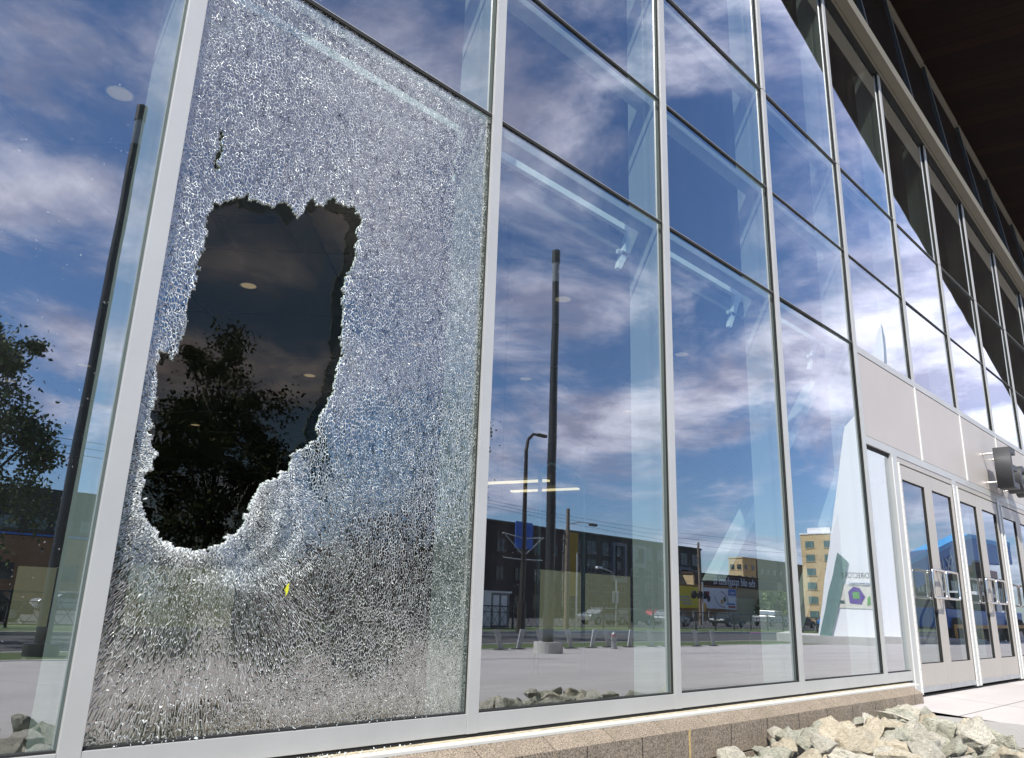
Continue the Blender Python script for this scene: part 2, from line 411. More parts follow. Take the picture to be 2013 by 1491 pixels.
# ------------------------------------------------------------------ setting
def sheet(name, pts, m, kind='structure'):
    b = MB(); b.add(pts, [tuple(range(len(pts)))], m); o = b.build(name); o['kind'] = kind; return o
def zg(y): return -.22+.05*max(y, -14.0)
b = MB()
ys = [0.2, -1.9, -6, -10, -14, -15.85]
def strip(b, x0, x1, ya, yb, m, n=1):
    b.add([(x0, ya, zg(ya)), (x1, ya, zg(ya)), (x1, yb, zg(yb)), (x0, yb, zg(yb))], [(3, 2, 1, 0)], m)
strip(b, 5.95, 160, .2, -1.9, 'plaza_concrete')
for ya, yb in zip(ys[1:-1], ys[2:]): strip(b, -40, 160, ya, yb, 'plaza_concrete')
tag(b.build('plaza'), kind='structure')
b = MB(); b.box(-40, 160, -16.0, -15.85, -1.2, -.905, 'sidewalk'); tag(b.build('plaza_edge_kerb'), kind='structure')
sheet('rock_bed_soil', [(-12, -1.9, -.42), (5.95, -1.9, -.42), (5.95, .3, -.40), (-12, .3, -.40)], 'soil')
b = MB(); b.box(-12, 5.95, -1.9, -1.899, -.6, -.33, 'sidewalk'); b.box(5.949, 5.95, -1.9, -.2, -.6, -.26, 'sidewalk'); tag(b.build('bed_edge'), kind='structure')
sheet('grass_verge', [(-60, -18.5, -.93), (160, -18.5, -.93), (160, -16.0, -.915), (-60, -16.0, -.915)], 'grass_mat')
b = MB(); b.box(-60, 200, -18.66, -18.5, -1.2, -.92, 'sidewalk'); b.box(-60, 200, -29.1, -28.95, -1.2, -.92, 'sidewalk'); tag(b.build('kerb'), kind='structure')
sheet('road', [(-60, -28.95, -1.05), (260, -28.95, -1.05), (260, -18.66, -1.05), (-60, -18.66, -1.05)], 'asphalt')
sheet('far_verge', [(-60, -35.5, -.93), (260, -35.5, -.93), (260, -29.1, -.93), (-60, -29.1, -.93)], 'grass_mat')
sheet('ground', [(-900, -1500, -1.1), (1500, -1500, -1.1), (1500, 200, -1.1), (-900, 200, -1.1)], 'far_ground')
sheet('car_park', [(-30, -66, -.94), (260, -66, -.94), (260, -35.6, -.94), (-30, -35.6, -.94)], 'asphalt')

# ------------------------------------------------------------------ the glass building
BL = empty('glass_building', (0, 0, 0), label='long glass fronted building with white mullions, dark sloping eave and plinth of brown blocks', cat='building')
xL, xR = K0*U, K1*U
# mullions: face cap, gasket, inner box
for k in range(K0, K1+1):
    x = k*U; zt = head(x); w = .0315
    z0 = -.075 if k <= 4 else (2.73)
    b = MB()
    for za, zb in ((z0, 4.637), (4.645, zt)):
        b.box(x-w, x+w, 0, .013, za, zb, 'aluminium')
        b.box(x-w+.003, x+w-.003, .013, G-.003, za, zb, 'gasket')
    o = b.build('mullion', BL, bevel=.0012)
    b = MB(); b.box(x-.032, x+.032, .045, .27, -.1, zt+.1, 'inner_metal')
    b.build('inner_box', o)
# transoms per bay and row
for k in range(K0, K1):
    x0, x1 = k*U+.0315, (k+1)*U-.0315
    for r in (1, 2, 3):
        z = ROWS[r]; t = .008 if r != 3 else .013
        if k >= 4 and r == 1: continue
        b = MB(); b.box(x0, x1, .018, G-.002, z-t, z+t, 'gasket')
        b.box(x0, x1, .017, G-.002, z+t, z+t+.0025, 'aluminium')
        b.box(x0, x1, .080, .18, z-.022, z+.022, 'inner_metal')
        b.build('transom', BL)
# sill rail of the low bays
for k in range(K0, 5):
    x0, x1 = k*U+.0325, (k+1)*U-.0325
    if k == 4: x1 = 6.70
    b = MB(); b.box(x0, x1, .0015, .012, -.074, 0, 'aluminium'); b.box(x0, x1, .012, G+.03, -.0739, -.004, 'aluminium')
    b.box(x0, x1, .012, G-.002, -.004, .007, 'gasket')
    b.build('sill_rail', BL, bevel=.0012)
b = MB()
for k in range(K0, 6):
    x = k*U if k < 5 else 6.72; b = MB()
    b.box(x-.060, x-.0325, .013, .026, -.004, .006, 'sealant')
    b.build('corner_sealant', BL)
# flashing below the rail
b = MB(); b.box(xL-1, 6.62, .006, .06, -.092, -.0745, 'gasket')
b.hexa([(xL-1, -.072, -.104), (6.62, -.072, -.104), (6.62, .02, -.104), (xL-1, .02, -.104),
        (xL-1, -.072, -.094), (6.62, -.072, -.094), (6.62, .02, -.089), (xL-1, .02, -.089)], 'flash_metal')
b.box(xL-1, 6.55, -.022, .004, -.0925, -.0885, 'flash_dirty')
b.build('flashing', BL)
# plinth of blocks
b = MB()
b.box(xL-1, 6.42, -.055, .1, -.60, -.106, 'gasket')
x = 6.44; i = 0
while x > xL-1:
    xa = x-.4155; g_ = .0035
    for (h0, h1, off) in ((-.300, None, 0), (-.505, -.309, .2)):
        xa2, xb2 = xa+off*0+g_, x-g_
        if h1 is None:
            b.add([(xa2, -.15, h0), (xb2, -.15, h0), (xb2, -.05, h0), (xa2, -.05, h0), (xa2, -.15, -.150), (xb2, -.15, -.150),
                   (xb2, -.072, -.105), (xa2, -.072, -.105), (xb2, -.05, -.105), (xa2, -.05, -.105)],
                  [(0,1,5,4), (4,5,6,7), (0,3,2,1), (7,6,8,9), (1,2,8,6,5), (0,4,7,9,3), (3,9,8,2)], 'split_block')
        else:
            b.box(xa2+.2, xb2+.2 if x < 6.4 else 6.438, -.149, -.05, h0, h1, 'split_block')
    # scored false joint
    xm = (x+xa)/2
    b.box(xm-.003, xm+.003, -.1508, -.149, -.298, -.152, 'gasket')
    x = xa; i += 1
for xe in (2.905, 6.44-.4155*12):
    b.box(xe-.008, xe+.008, -.1515, -.14, -.50, -.151, 'sealant')
b.build('plinth', BL, bevel=.003)

def pane(name, x0, x1, z0, z1, y=G, m='coated_glass', th=.006, parent=BL, ztop=None):
    b = MB(); za, zb = (z1, z1) if ztop is None else ztop
    j = [rnd.uniform(-1, 1)*(.0024 if m != 'inner_glass' else .0005) for _ in range(3)]; j.append(j[0]+j[2]-j[1])
    b.add([(x0,y+j[0],z0),(x1,y+j[1],z0),(x1,y+j[2],zb),(x0,y+j[3],za)], [(0,1,2,3)], m)
    b.add([(x0,y+th,z0),(x1,y+th,z0),(x1,y+th,zb),(x0,y+th,za)], [(3,2,1,0)], 'glass_edge')
    return b.build(name, parent)
for k in range(K0, K1):
    x0, x1 = k*U+.028, (k+1)*U-.028
    for r in range(4):
        z0 = ROWS[r]; z1 = ROWS[r+1] if r < 3 else None
        if r == 0 and k >= 4: continue
        if r == 0 and k == 0: continue
        if r == 1 and k >= 4: z0 = 2.806
        if z1 is None: p = pane('glass_pane', x0, x1, z0, 0, ztop=(head(x0)+.0, head(x1)+.0))
        else: p = pane('glass_pane', x0, x1, z0, z1)
        if k < 9:
            if z1 is None: pane('inner_pane', x0, x1, z0, 0, .072, 'inner_glass', parent=p, ztop=(head(x0), head(x1)))
            else: pane('inner_pane', x0, x1, z0, z1, .072, 'inner_glass', parent=p)
# narrow window beside the doors
p = pane('glass_pane', 6.124, 6.705, 0, 1.89); pane('inner_pane', 6.124, 6.705, 0, 1.89, .072, 'inner_glass', parent=p)

# ---- shattered pane with its hole
HOLE = [(0.189,1.77),(0.221,1.793),(0.252,1.81),(0.274,1.836),(0.305,1.864),(0.327,1.852),(0.354,1.849),(0.396,1.855),(0.426,1.87),(0.461,1.886),(0.491,1.873),(0.527,1.854),(0.54,1.899),(0.556,1.937),(0.568,1.972),(0.59,1.947),(0.621,1.948),(0.642,1.973),(0.662,2.011),(0.688,1.992),(0.706,1.986),(0.75,2.002),(0.776,1.996),(0.806,1.949),(0.787,1.911),(0.798,1.857),(0.791,1.797),(0.782,1.748),(0.768,1.71),(0.757,1.651),(0.75,1.582),(0.757,1.519),(0.773,1.459),(0.766,1.393),(0.775,1.353),(0.77,1.31),(0.758,1.255),(0.746,1.191),(0.725,1.136),(0.703,1.088),(0.69,1.054),(0.706,1.024),(0.68,0.986),(0.65,0.966),(0.627,0.947),(0.607,0.931),(0.597,0.901),(0.596,0.873),(0.568,0.869),(0.557,0.84),(0.529,0.821),(0.501,0.814),(0.475,0.789),(0.478,0.749),(0.463,0.704),(0.453,0.668),(0.421,0.631),(0.372,0.594),(0.331,0.569),(0.289,0.565),(0.238,0.571),(0.195,0.588),(0.167,0.61),(0.148,0.632),(0.124,0.661),(0.109,0.707),(0.101,0.746),(0.106,0.795),(0.123,0.838),(0.134,0.861),(0.117,0.878),(0.101,0.896),(0.089,0.92),(0.099,0.942),(0.089,0.974),(0.091,1.042),(0.084,1.109),(0.077,1.133),(0.089,1.153),(0.086,1.179),(0.107,1.188),(0.123,1.171),(0.137,1.181),(0.141,1.211),(0.146,1.266),(0.153,1.36),(0.161,1.456),(0.165,1.553),(0.171,1.633),(0.178,1.715)]
SLIT = [(0.170,2.065),(0.182,2.060),(0.184,1.987),(0.176,1.893),(0.168,1.896),(0.172,1.998)]
fx = lambda p: (-.862+(p[0]+.862)*.9912, .425+(p[1]-.425)*.9912)
HOLE = np.array([fx(p) for p in HOLE]); SLIT = np.array([fx(p) for p in SLIT])
def inside(P, poly):
    r = np.zeros(len(P), bool); n = len(poly)
    for i in range(n):
        (x1, y1), (x2, y2) = poly[i], poly[(i+1) % n]
        c = ((y1 > P[:, 1]) != (y2 > P[:, 1])) & (P[:, 0] < (x2-x1)*(P[:, 1]-y1)/(y2-y1+1e-12)+x1)
        r ^= c
    return r
def segdist(P, poly):
    d = np.full(len(P), 9.0); n = len(poly)
    for i in range(n):
        a, c = poly[i], poly[(i+1) % n]; ab = c-a
        t = np.clip(((P-a)@ab)/(ab@ab+1e-12), 0, 1)
        d = np.minimum(d, np.linalg.norm(P-(a+t[:, None]*ab), axis=1))
    return d
def vnoise(P, sc, seed):
    rs = np.random.RandomState(seed); g = rs.rand(64, 64); q = P*sc
    i = np.floor(q).astype(int); f = q-i; f = f*f*(3-2*f)
    g4 = lambda a, b_: g[a % 64, b_ % 64]
    return (g4(i[:, 0], i[:, 1])*(1-f[:, 0])+g4(i[:, 0]+1, i[:, 1])*f[:, 0])*(1-f[:, 1])+(g4(i[:, 0], i[:, 1]+1)*(1-f[:, 0])+g4(i[:, 0]+1, i[:, 1]+1)*f[:, 0])*f[:, 1]
def shattered_pane():
    x0, x1, z0, z1 = .028, U-.028, 0, ROWS[1]
    st = .0062; nx = int((x1-x0)/st)+1; nz = int((z1-z0)/st)+1
    X, Z = np.meshgrid(np.linspace(x0, x1, nx), np.linspace(z0, z1, nz)); P = np.stack([X.ravel(), Z.ravel()], 1)
    rs = np.random.RandomState(5); inn = (P[:, 0] > x0+.001) & (P[:, 0] < x1-.001) & (P[:, 1] > z0+.001) & (P[:, 1] < z1-.001)
    P[inn] += (rs.rand(inn.sum(), 2)-.5)*st*.75
    idx = np.arange(nx*nz).reshape(nz, nx)
    F = np.stack([idx[:-1, :-1], idx[:-1, 1:], idx[1:, 1:], idx[1:, :-1]], -1).reshape(-1, 4)
    cen = P[F].mean(1)+(np.stack([vnoise(P[F].mean(1), 55, 3), vnoise(P[F].mean(1), 55, 4)], 1)-.5)*.022
    F = F[~(inside(cen, HOLE) | inside(cen, SLIT))]
    d = segdist(P, HOLE)
    # low bulge and folds so the reflection breaks up
    n1 = vnoise(P, 3.1, 8)-.5; n2 = vnoise(P, 7.7, 9)-.5; n3 = vnoise(P, 17, 10)-.5
    low = np.clip((1.75-P[:, 1])/1.2, 0, 1)
    near = np.exp(-d/.16)
    y = G+n1*.003*(.3+low)+n2*.0010*(.3+low)+n3*.00025+near*low*.006*np.sin(P[:, 0]*19+P[:, 1]*9)
    edge = np.minimum.reduce([P[:, 0]-x0, x1-P[:, 0], P[:, 1]-z0, z1-P[:, 1]])
    y = G+(y-G)*np.clip(edge/.12, 0, 1)
    V = np.stack([P[:, 0], y, P[:, 1]], 1)
    # rim solid edge
    e = {}
    for f in F:
        for a, b_ in zip(f, np.roll(f, -1)):
            kx = (min(a, b_), max(a, b_)); e[kx] = None if kx in e else (a, b_)
    be = [v for v in e.values() if v is not None]
    be = [(a, b_) for a, b_ in be if d[a] < .06 or (segdist(P[[a]], SLIT)[0] < .05)]
    nv = len(V); mp = {}; ex = []
    RF = []
    for a, b_ in be:
        for q in (a, b_):
            if q not in mp: mp[q] = nv+len(ex); ex.append(V[q]+np.array([0, .008, 0]))
        RF.append((b_, a, mp[a], mp[b_]))
    V = np.vstack([V, np.array(ex)])
    me = bpy.data.meshes.new('shattered_pane')
    me.from_pydata(V.tolist(), [], [tuple(int(q) for q in f) for f in F]+[tuple(int(q) for q in f) for f in RF])
    me.materials.append(MATS['shattered_glass']); me.materials.append(MATS['crushed_edge'])
    me.polygons.foreach_set('material_index', [0]*len(F)+[1]*len(RF))
    me.polygons.foreach_set('use_smooth', [True]*len(F)+[False]*len(RF))
    PV = V[:, [0, 2]]; n = len(V)
    cx, cz = .33, .80
    dx, dz = PV[:, 0]-cx, (PV[:, 1]-cz)*.8
    rr = np.sqrt(dx*dx+dz*dz)+.05; th = np.arctan2(dz, dx)
    th2 = (th-math.pi*.25) % (2*math.pi)
    A = np.stack([np.log(rr)*22, th2*74, np.zeros(n)], 1)
    # b: cartesian field, grains slightly upright and turning across the pane
    cell = .0098
    ang = .25+.5*(PV[:, 0]/1.5)
    Bx = PV[:, 0]*1.22+(.30-.2*PV[:, 0])*PV[:, 1]; Bz = PV[:, 1]*.60-.12*PV[:, 0]
    B = np.stack([Bx/cell, Bz/cell, np.zeros(n)], 1)
    dd = segdist(PV, HOLE)
    lowr = np.clip((1.0-PV[:, 1])/.25, 0, 1)
    rim = np.exp(-dd/.026)*lowr + np.exp(-dd/.012)*.4
    # veins of crushed glass running down from the hole
    for poly in ([(.60, .90), (.62, .78), (.66, .66), (.60, .55), (.50, .50), (.36, .50)], [(.56, .86), (.57, .74), (.54, .62), (.47, .55)],
                 [(.09, .95), (.06, .8), (.07, .7), (.13, .60)], [(.30, .48), (.55, .46), (.72, .55)]):
        pl = np.array(poly); m_ = np.full(n, 9.0)
        for i in range(len(pl)-1):
            a, c_ = pl[i], pl[i+1]; ab = c_-a; t = np.clip(((PV-a)@ab)/(ab@ab), 0, 1)
            m_ = np.minimum(m_, np.linalg.norm(PV-(a+t[:, None]*ab), axis=1))
        rim = np.maximum(rim, np.exp(-(m_/.022)**2)*.5)
    wa = np.clip(1.25-np.hypot((PV[:, 0]-.2)/.75, (PV[:, 1]-.55)/.75), 0, 1)
    def attr(nm, typ, dat):
        a = me.attributes.new(nm, typ, 'POINT'); a.data.foreach_set('vector' if typ == 'FLOAT_VECTOR' else 'value', dat.astype(np.float32).ravel())
    attr('crack_a', 'FLOAT_VECTOR', A); attr('crack_b', 'FLOAT_VECTOR', B); attr('rim', 'FLOAT', rim); attr('wa', 'FLOAT', wa)
    o = bpy.data.objects.new('shattered_pane', me); C.objects.link(o); o.parent = BL
    o['label'] = 'crazed white shattered pane with a large jagged hole'
    pane('inner_pane', x0, x1, z0, z1, .072, 'inner_glass', parent=o)
shattered_pane()

# ---- spandrel panels and door heads (x from the fourth mullion on)
jx = [6.128, 7.62, 9.144, 10.668, 12.192, 13.716, 15.24, 16.764, 18.288, 19.812]
b = MB(); b.box(6.128, 19.8, .002, .02, 2.735, 2.80, 'aluminium'); b.box(6.128, 19.8, .02, .05, 2.735, 2.806, 'gasket'); b.build('panel_head_rail', BL, bevel=.001)
b = MB(); b.box(6.128, 19.8, -.001, .02, 1.893, 1.965, 'aluminium'); b.box(6.128, 19.8, .02, .06, 1.86, 1.965, 'gasket'); b.build('door_head_rail', BL, bevel=.001)
for a, c_ in zip(jx[:-1], jx[1:]):
    b = MB(); b.box(a+.014, c_-.014, .006, .03, 1.972, 2.728, 'spandrel'); b.build('spandrel_panel', BL, bevel=.0015)
for a in jx[1:-1]:
    b = MB(); b.box(a-.012, a-.004, -.004, .03, 1.967, 2.734, 'aluminium_white'); b.box(a+.004, a+.012, -.004, .03, 1.967, 2.734, 'aluminium_white')
    b.box(a-.004, a+.004, .004, .02, 1.967, 2.734, 'aluminium'); b.build('panel_joint', BL)
b = MB(); b.box(6.128, 19.8, .031, .06, 1.9, 2.8, 'gasket'); b.build('panel_backing', BL)

# ---- entrance doors
FR = [6.785, 8.575, 10.34, 12.11, 13.88, 15.65, 17.42]
for i, fx_ in enumerate(FR):
    b = MB(); a0, a1 = (fx_-.065, fx_+.065)
    if i == 0: a0, a1 = 6.705, 6.86
    b.box(a0, a1, -.004, .05, -.2 if i else -.2, 1.892, 'aluminium')
    b.box(a0+.002, a0+.012, -.012, -.004, -.2, 1.86, 'aluminium_white') if i == 0 else None
    b.build('door_jamb', BL, bevel=.0015)
b = MB(); b.box(6.86, 19, .004, .05, 1.84, 1.892, 'champagne'); b.box(6.86, 19, .01, .2, -.222, -.205, 'gasket'); b.build('door_header', BL)
def door_leaf(x0, x1, hinge_left):
    z0, z1 = -.185, 1.825
    st, sh, tr_, br = .095, .13, .135, .255
    sl_, sr_ = (.075, .105) if hinge_left else (.105, .075)
    b = MB()
    b.box(x0, x0+sl_, 0, .044, z0, z1, 'champagne'); b.box(x1-sr_, x1, 0, .044, z0, z1, 'champagne')
    b.box(x0+sl_, x1-sr_, .0008, .044, z1-tr_, z1, 'champagne'); b.box(x0+sl_, x1-sr_, .0008, .044, z0, z0+br-.02, 'champagne')
    L = b.build('door_leaf', BL, bevel=.0015)
    gx0, gx1, gz0, gz1 = x0+sl_, x1-sr_, z0+br-.02, z1-tr_
    b = MB()
    for (a, c_, d_, e_) in ((gx0, gx0+.008, gz0, gz1), (gx1-.008, gx1, gz0, gz1)): b.box(a, c_, .006, .03, d_, e_, 'gasket')
    b.box(gx0+.008, gx1-.008, .006, .03, gz1-.008, gz1, 'gasket'); b.box(gx0+.008, gx1-.008, .006, .03, gz0, gz0+.006, 'gasket'); b.build('glazing_bead', L)
    pane('door_glass', gx0+.006, gx1-.006, gz0+.004, gz1-.004, .018, 'door_glass_mat', parent=L)
    b = MB(); b.box(x0+.004, x1-.004, -.006, -.0005, z0+.004, z0+.045, 'galvanised'); b.build('door_sweep', L)
    # hinge strip
    hx = x0-.012 if hinge_left else x1+.012
    b = MB(); b.box(hx-.011, hx+.011, -.016, -.0045, z0-.01, z1+.01, 'aluminium_white')
    for q in range(26):
        zz = z0+.04+q*.078; b.box(hx-.0113, hx+.0113, -.0163, -.012, zz, zz+.002, 'gasket')
    b.build('hinge_strip', L)
    # pull handle : square D ring standing off the meeting stile
    hxm = x1-.05 if hinge_left else x0+.05
    dirx = -1 if hinge_left else 1
    za, zb = .63, .885; yy = -.065; wd = .36*dirx
    hx0 = hxm+.028*dirx*-1
    b = MB(); r_ = .0115
    pts = []
    cs = [(hx0, za), (hx0+wd, za), (hx0+wd, zb), (hx0, zb)]
    cr_ = .03
    ring = []
    for j in range(4):
        p = Vector((cs[j][0], yy, cs[j][1])); pp = Vector((cs[j-1][0], yy, cs[j-1][1])); nn = Vector((cs[(j+1) % 4][0], yy, cs[(j+1) % 4][1]))
        a = p+(pp-p).normalized()*cr_; c2 = p+(nn-p).normalized()*cr_
        for t in (0, .33, .66, 1): ring.append(a*(1-t)**2+p*2*t*(1-t)+c2*t*t)
    ring.append(ring[0]); b.tube(ring, r_, 'steel', 10, cap=False)
    for zz in (za+.0, zb-.0): b.tube([(hxm, yy, zz), (hxm, .0, zz)], .010, 'steel', 10)
    b.build('pull_handle', L, smooth=True)
for i in range(len(FR)-1):
    a = 6.875 if i == 0 else FR[i]+.08; c_ = FR[i+1]-.08; mid = (a+c_)/2
    door_leaf(a, mid-.004, True); door_leaf(mid+.004, c_, False)

# ---- head beam, upper glazing, soffit
def slab(b, x0, x1, y0, y1, f0, f1, m):
    b.hexa([(x0,y0,f0(x0)),(x1,y0,f0(x1)),(x1,y1,f0(x1)),(x0,y1,f0(x0)),(x0,y0,f1(x0)),(x1,y0,f1(x1)),(x1,y1,f1(x1)),(x0,y1,f1(x0))], m)
b = MB()
for k in range(K0, K1, 3):
    xa, xb = k*U+.002, min((k+3), K1)*U-.002
    slab(b, xa, xb, -.135, -.035, lambda x: head(x)+.012, lambda x: head(x)+.15, 'soffit_trim')
slab(b, xL, xR, -.130, -.03, lambda x: head(x)+.022, lambda x: head(x)+.14, 'gasket')
slab(b, xL, xR, -.033, -.012, lambda x: head(x)-.015, lambda x: head(x)+.14, 'soffit_trim')
slab(b, xL, xR, -.011, .06, lambda x: head(x)+.002, lambda x: head(x)+.20, 'gasket')
b.build('head_beam', BL)
LEAN = .108
def yup(x, z): return .0+LEAN*(z-(head(x)+.2))
b = MB()
b.add([(xL, .02, head(xL)+.14), (xR, .02, head(xR)+.14), (xR, yup(xR, soff(xR))+.02, soff(xR)), (xL, yup(xL, soff(xL))+.02, soff(xL))], [(0,1,2,3)], 'coated_glass')
b.add([(xL, .16, head(xL)+.14), (xR, .16, head(xR)+.14), (xR, yup(xR, soff(xR))+.16, soff(xR)), (xL, yup(xL, soff(xL))+.16, soff(xL))], [(0,1,2,3)], 'gasket')
b.build('upper_glazing', BL)
for k in range(K0, K1+1):
    x = k*U; za = head(x)+.14; zb = soff(x)-.03
    b = MB()
    ya, yb = yup(x, za), yup(x, zb)
    b.hexa([(x-.035,ya,za),(x+.012,ya,za),(x+.012,ya+.03,za),(x-.035,ya+.03,za),(x-.035,yb,zb),(x+.012,yb,zb),(x+.012,yb+.03,zb),(x-.035,yb+.03,zb)], 'black_paint')
    b.hexa([(x+.016,ya-.002,za),(x+.024,ya-.002,za),(x+.028,ya+.03,za),(x+.014,ya+.03,za),(x+.014,yb-.002,zb),(x+.028,yb-.002,zb),(x+.028,yb+.03,zb),(x+.014,yb+.03,zb)], 'galvanised')
    b.build('upper_mullion', BL)
b = MB()
for k in range(K0, K1):
    xa, xb = k*U+.03, (k+1)*U-.03
    for dz, th in ((-.045, .006), (-.11, .005)):
        zA, zB = soff(xa)+dz, soff(xb)+dz; yA, yB = yup(xa, zA)-.012, yup(xb, zB)-.012
        b.hexa([(xa,yA,zA-th),(xb,yB,zB-th),(xb,yB+.03,zB-th),(xa,yA+.03,zA-th),(xa,yA,zA+th),(xb,yB,zB+th),(xb,yB+.03,zB+th),(xa,yA+.03,zA+th)], 'soffit_trim')
b.build('soffit_edge_trim', BL)
def eave(x): return -1.4-.05*(x-8.7)
b = MB()
xa, xb = -6, 60
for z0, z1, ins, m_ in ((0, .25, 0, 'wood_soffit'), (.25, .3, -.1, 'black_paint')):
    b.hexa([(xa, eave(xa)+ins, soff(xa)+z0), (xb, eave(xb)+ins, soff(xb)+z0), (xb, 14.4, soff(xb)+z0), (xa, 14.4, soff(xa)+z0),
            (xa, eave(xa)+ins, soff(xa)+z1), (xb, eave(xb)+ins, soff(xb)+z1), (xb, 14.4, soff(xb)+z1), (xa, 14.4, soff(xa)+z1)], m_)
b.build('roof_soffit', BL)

# ---- interior
XE = 27
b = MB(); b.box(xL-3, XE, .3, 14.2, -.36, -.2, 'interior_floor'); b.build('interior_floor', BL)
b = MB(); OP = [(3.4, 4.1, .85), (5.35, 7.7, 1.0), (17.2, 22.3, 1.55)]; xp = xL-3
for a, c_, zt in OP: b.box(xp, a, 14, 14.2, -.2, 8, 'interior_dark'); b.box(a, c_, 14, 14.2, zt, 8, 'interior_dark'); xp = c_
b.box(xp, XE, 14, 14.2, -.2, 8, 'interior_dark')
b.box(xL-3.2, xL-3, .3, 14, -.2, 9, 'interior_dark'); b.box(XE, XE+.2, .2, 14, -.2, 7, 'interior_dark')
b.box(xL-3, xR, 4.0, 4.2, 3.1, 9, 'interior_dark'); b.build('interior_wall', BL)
tag(MB().box(-2, 34, 21, 21.3, -1, 3.6, 'olive_backing').build('olive_backing'), 'long olive backing wall added in the sun behind the building, glimpsed through rear openings', 'wall')  # backing added out in the sun so the openings show bright olive
sheet('rear_yard', [(-8, 14.3, -.45), (40, 14.3, -.45), (40, 60, -.45), (-8, 60, -.45)], 'grass_mat')
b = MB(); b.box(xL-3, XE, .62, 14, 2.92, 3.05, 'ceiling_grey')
def cstrip(b, p, q, w, z0=2.9150, m_='ceiling_joint'):
    d = Vector((q[0]-p[0], q[1]-p[1])).normalized()*w; n = Vector((-d.y, d.x))
    c_ = [(p[0]+n.x, p[1]+n.y), (p[0]-n.x, p[1]-n.y), (q[0]-n.x, q[1]-n.y), (q[0]+n.x, q[1]+n.y)]
    b.hexa([(a, e, z0) for a, e in c_]+[(a, e, 2.9195) for a, e in c_], m_)
for k in range(-2, 13):          # panels laid on the diagonal
    t_ = 4.27+1.93*k; xa = max(-4, t_-13.9); xb = min(19, t_-.7)
    if xb > xa: cstrip(b, (xa, t_-xa), (xb, t_-xb), .011)
    t_ = -.30+1.93*k-9.65; xa = max(-4, t_+.7); xb = min(19, t_+13.9)
    if xb > xa: cstrip(b, (xa, xa-t_), (xb, xb-t_), .011, 2.9145)
ce = b.build('ceiling', BL)
b = MB()
VT = [(1.16, 2.38), (1.44, 2.05), (1.86, 2.40), (1.50, 2.78)]
for a in range(4): cstrip(b, VT[a], VT[(a+1) % 4], .022, 2.9100)
cstrip(b, (1.24, 2.36), (1.46, 2.12), .035, 2.9120)
b.build('ceiling_vent', ce)
b = MB(); b.box(xL-3, xR, .56, .60, 3.07, 3.125, 'interior_white'); b.build('ceiling_trim', BL)
for x, y in ((.19,1.45),(3.81,1.52),(5.69,1.56),(1.92,3.34),(3.79,3.42),(5.37,3.41),(3.73,5.3),(4.12,9.1),(7.5,1.56),(7.3,3.4),(1.86,7.03),(1.5,8.56)):
    if True:
        b = MB(); n = 20
        rng = [(x+.062*math.cos(2*math.pi*t/n), y+.062*math.sin(2*math.pi*t/n)) for t in range(n)]
        r2 = [(x+.072*math.cos(2*math.pi*t/n), y+.072*math.sin(2*math.pi*t/n)) for t in range(n)]
        b.add([(p[0], p[1], 2.9150) for p in rng], [tuple(range(n-1, -1, -1))], 'lamp_warm')
        b.add([(p[0], p[1], 2.9145) for p in rng]+[(p[0], p[1], 2.9145) for p in r2], [(t, t+n, (t+1) % n+n, (t+1) % n) for t in range(n)], 'interior_white')
        b.build('downlight', ce)
b = MB(); b.hexa([(10.30, 9.4, 2.84), (10.42, 9.4, 2.84), (10.88, 7.9, 2.84), (10.76, 7.9, 2.84), (10.30, 9.4, 2.88), (10.42, 9.4, 2.88), (10.88, 7.9, 2.88), (10.76, 7.9, 2.88)], 'strip_warm'); b.build('strip_light', BL)
b = MB(); b.hexa([(11.5, 9.6, 2.84), (11.6, 9.6, 2.84), (12.06, 8.1, 2.84), (11.96, 8.1, 2.84), (11.5, 9.6, 2.88), (11.6, 9.6, 2.88), (12.06, 8.1, 2.88), (11.96, 8.1, 2.88)], 'strip_warm'); b.build('strip_light', BL)
for k in range(-1, 4):
    xm = (k+2)*U; b = MB(); b.hexa([(xm+.15,.50,2.70),(xm+.19,.50,2.70),(xm+.19,.53,2.70),(xm+.15,.53,2.70),(xm+.28,.50,3.02),(xm+.38,.50,3.02),(xm+.38,.53,3.02),(xm+.28,.53,3.02)], 'interior_white')
    b.box(xm+.17, xm+.27, .50, .53, 2.82, 2.85, 'interior_white'); b.build('ceiling_bracket', BL)
def bar(p, q, w, y0, y1):  # bars added in place of slanting sun patches, no bracing known here
    b = MB(); b.hexa([(p[0]-w,y0,p[1]),(p[0]+w,y0,p[1]),(p[0]+w,y1,p[1]),(p[0]-w,y1,p[1]),(q[0]-w,y0,q[1]),(q[0]+w,y0,q[1]),(q[0]+w,y1,q[1]),(q[0]-w,y1,q[1])], 'inner_metal'); b.build('sun_patch_bar', BL)
bar((4.40, .65), (6.87, 3.02), .075, .50, .60)
bar((6.4, .2), (8.9, 3.02), .09, .9, 1.0)
bar((9.5, 3.1), (13.0, 6.0), .09, .9, 1.0)
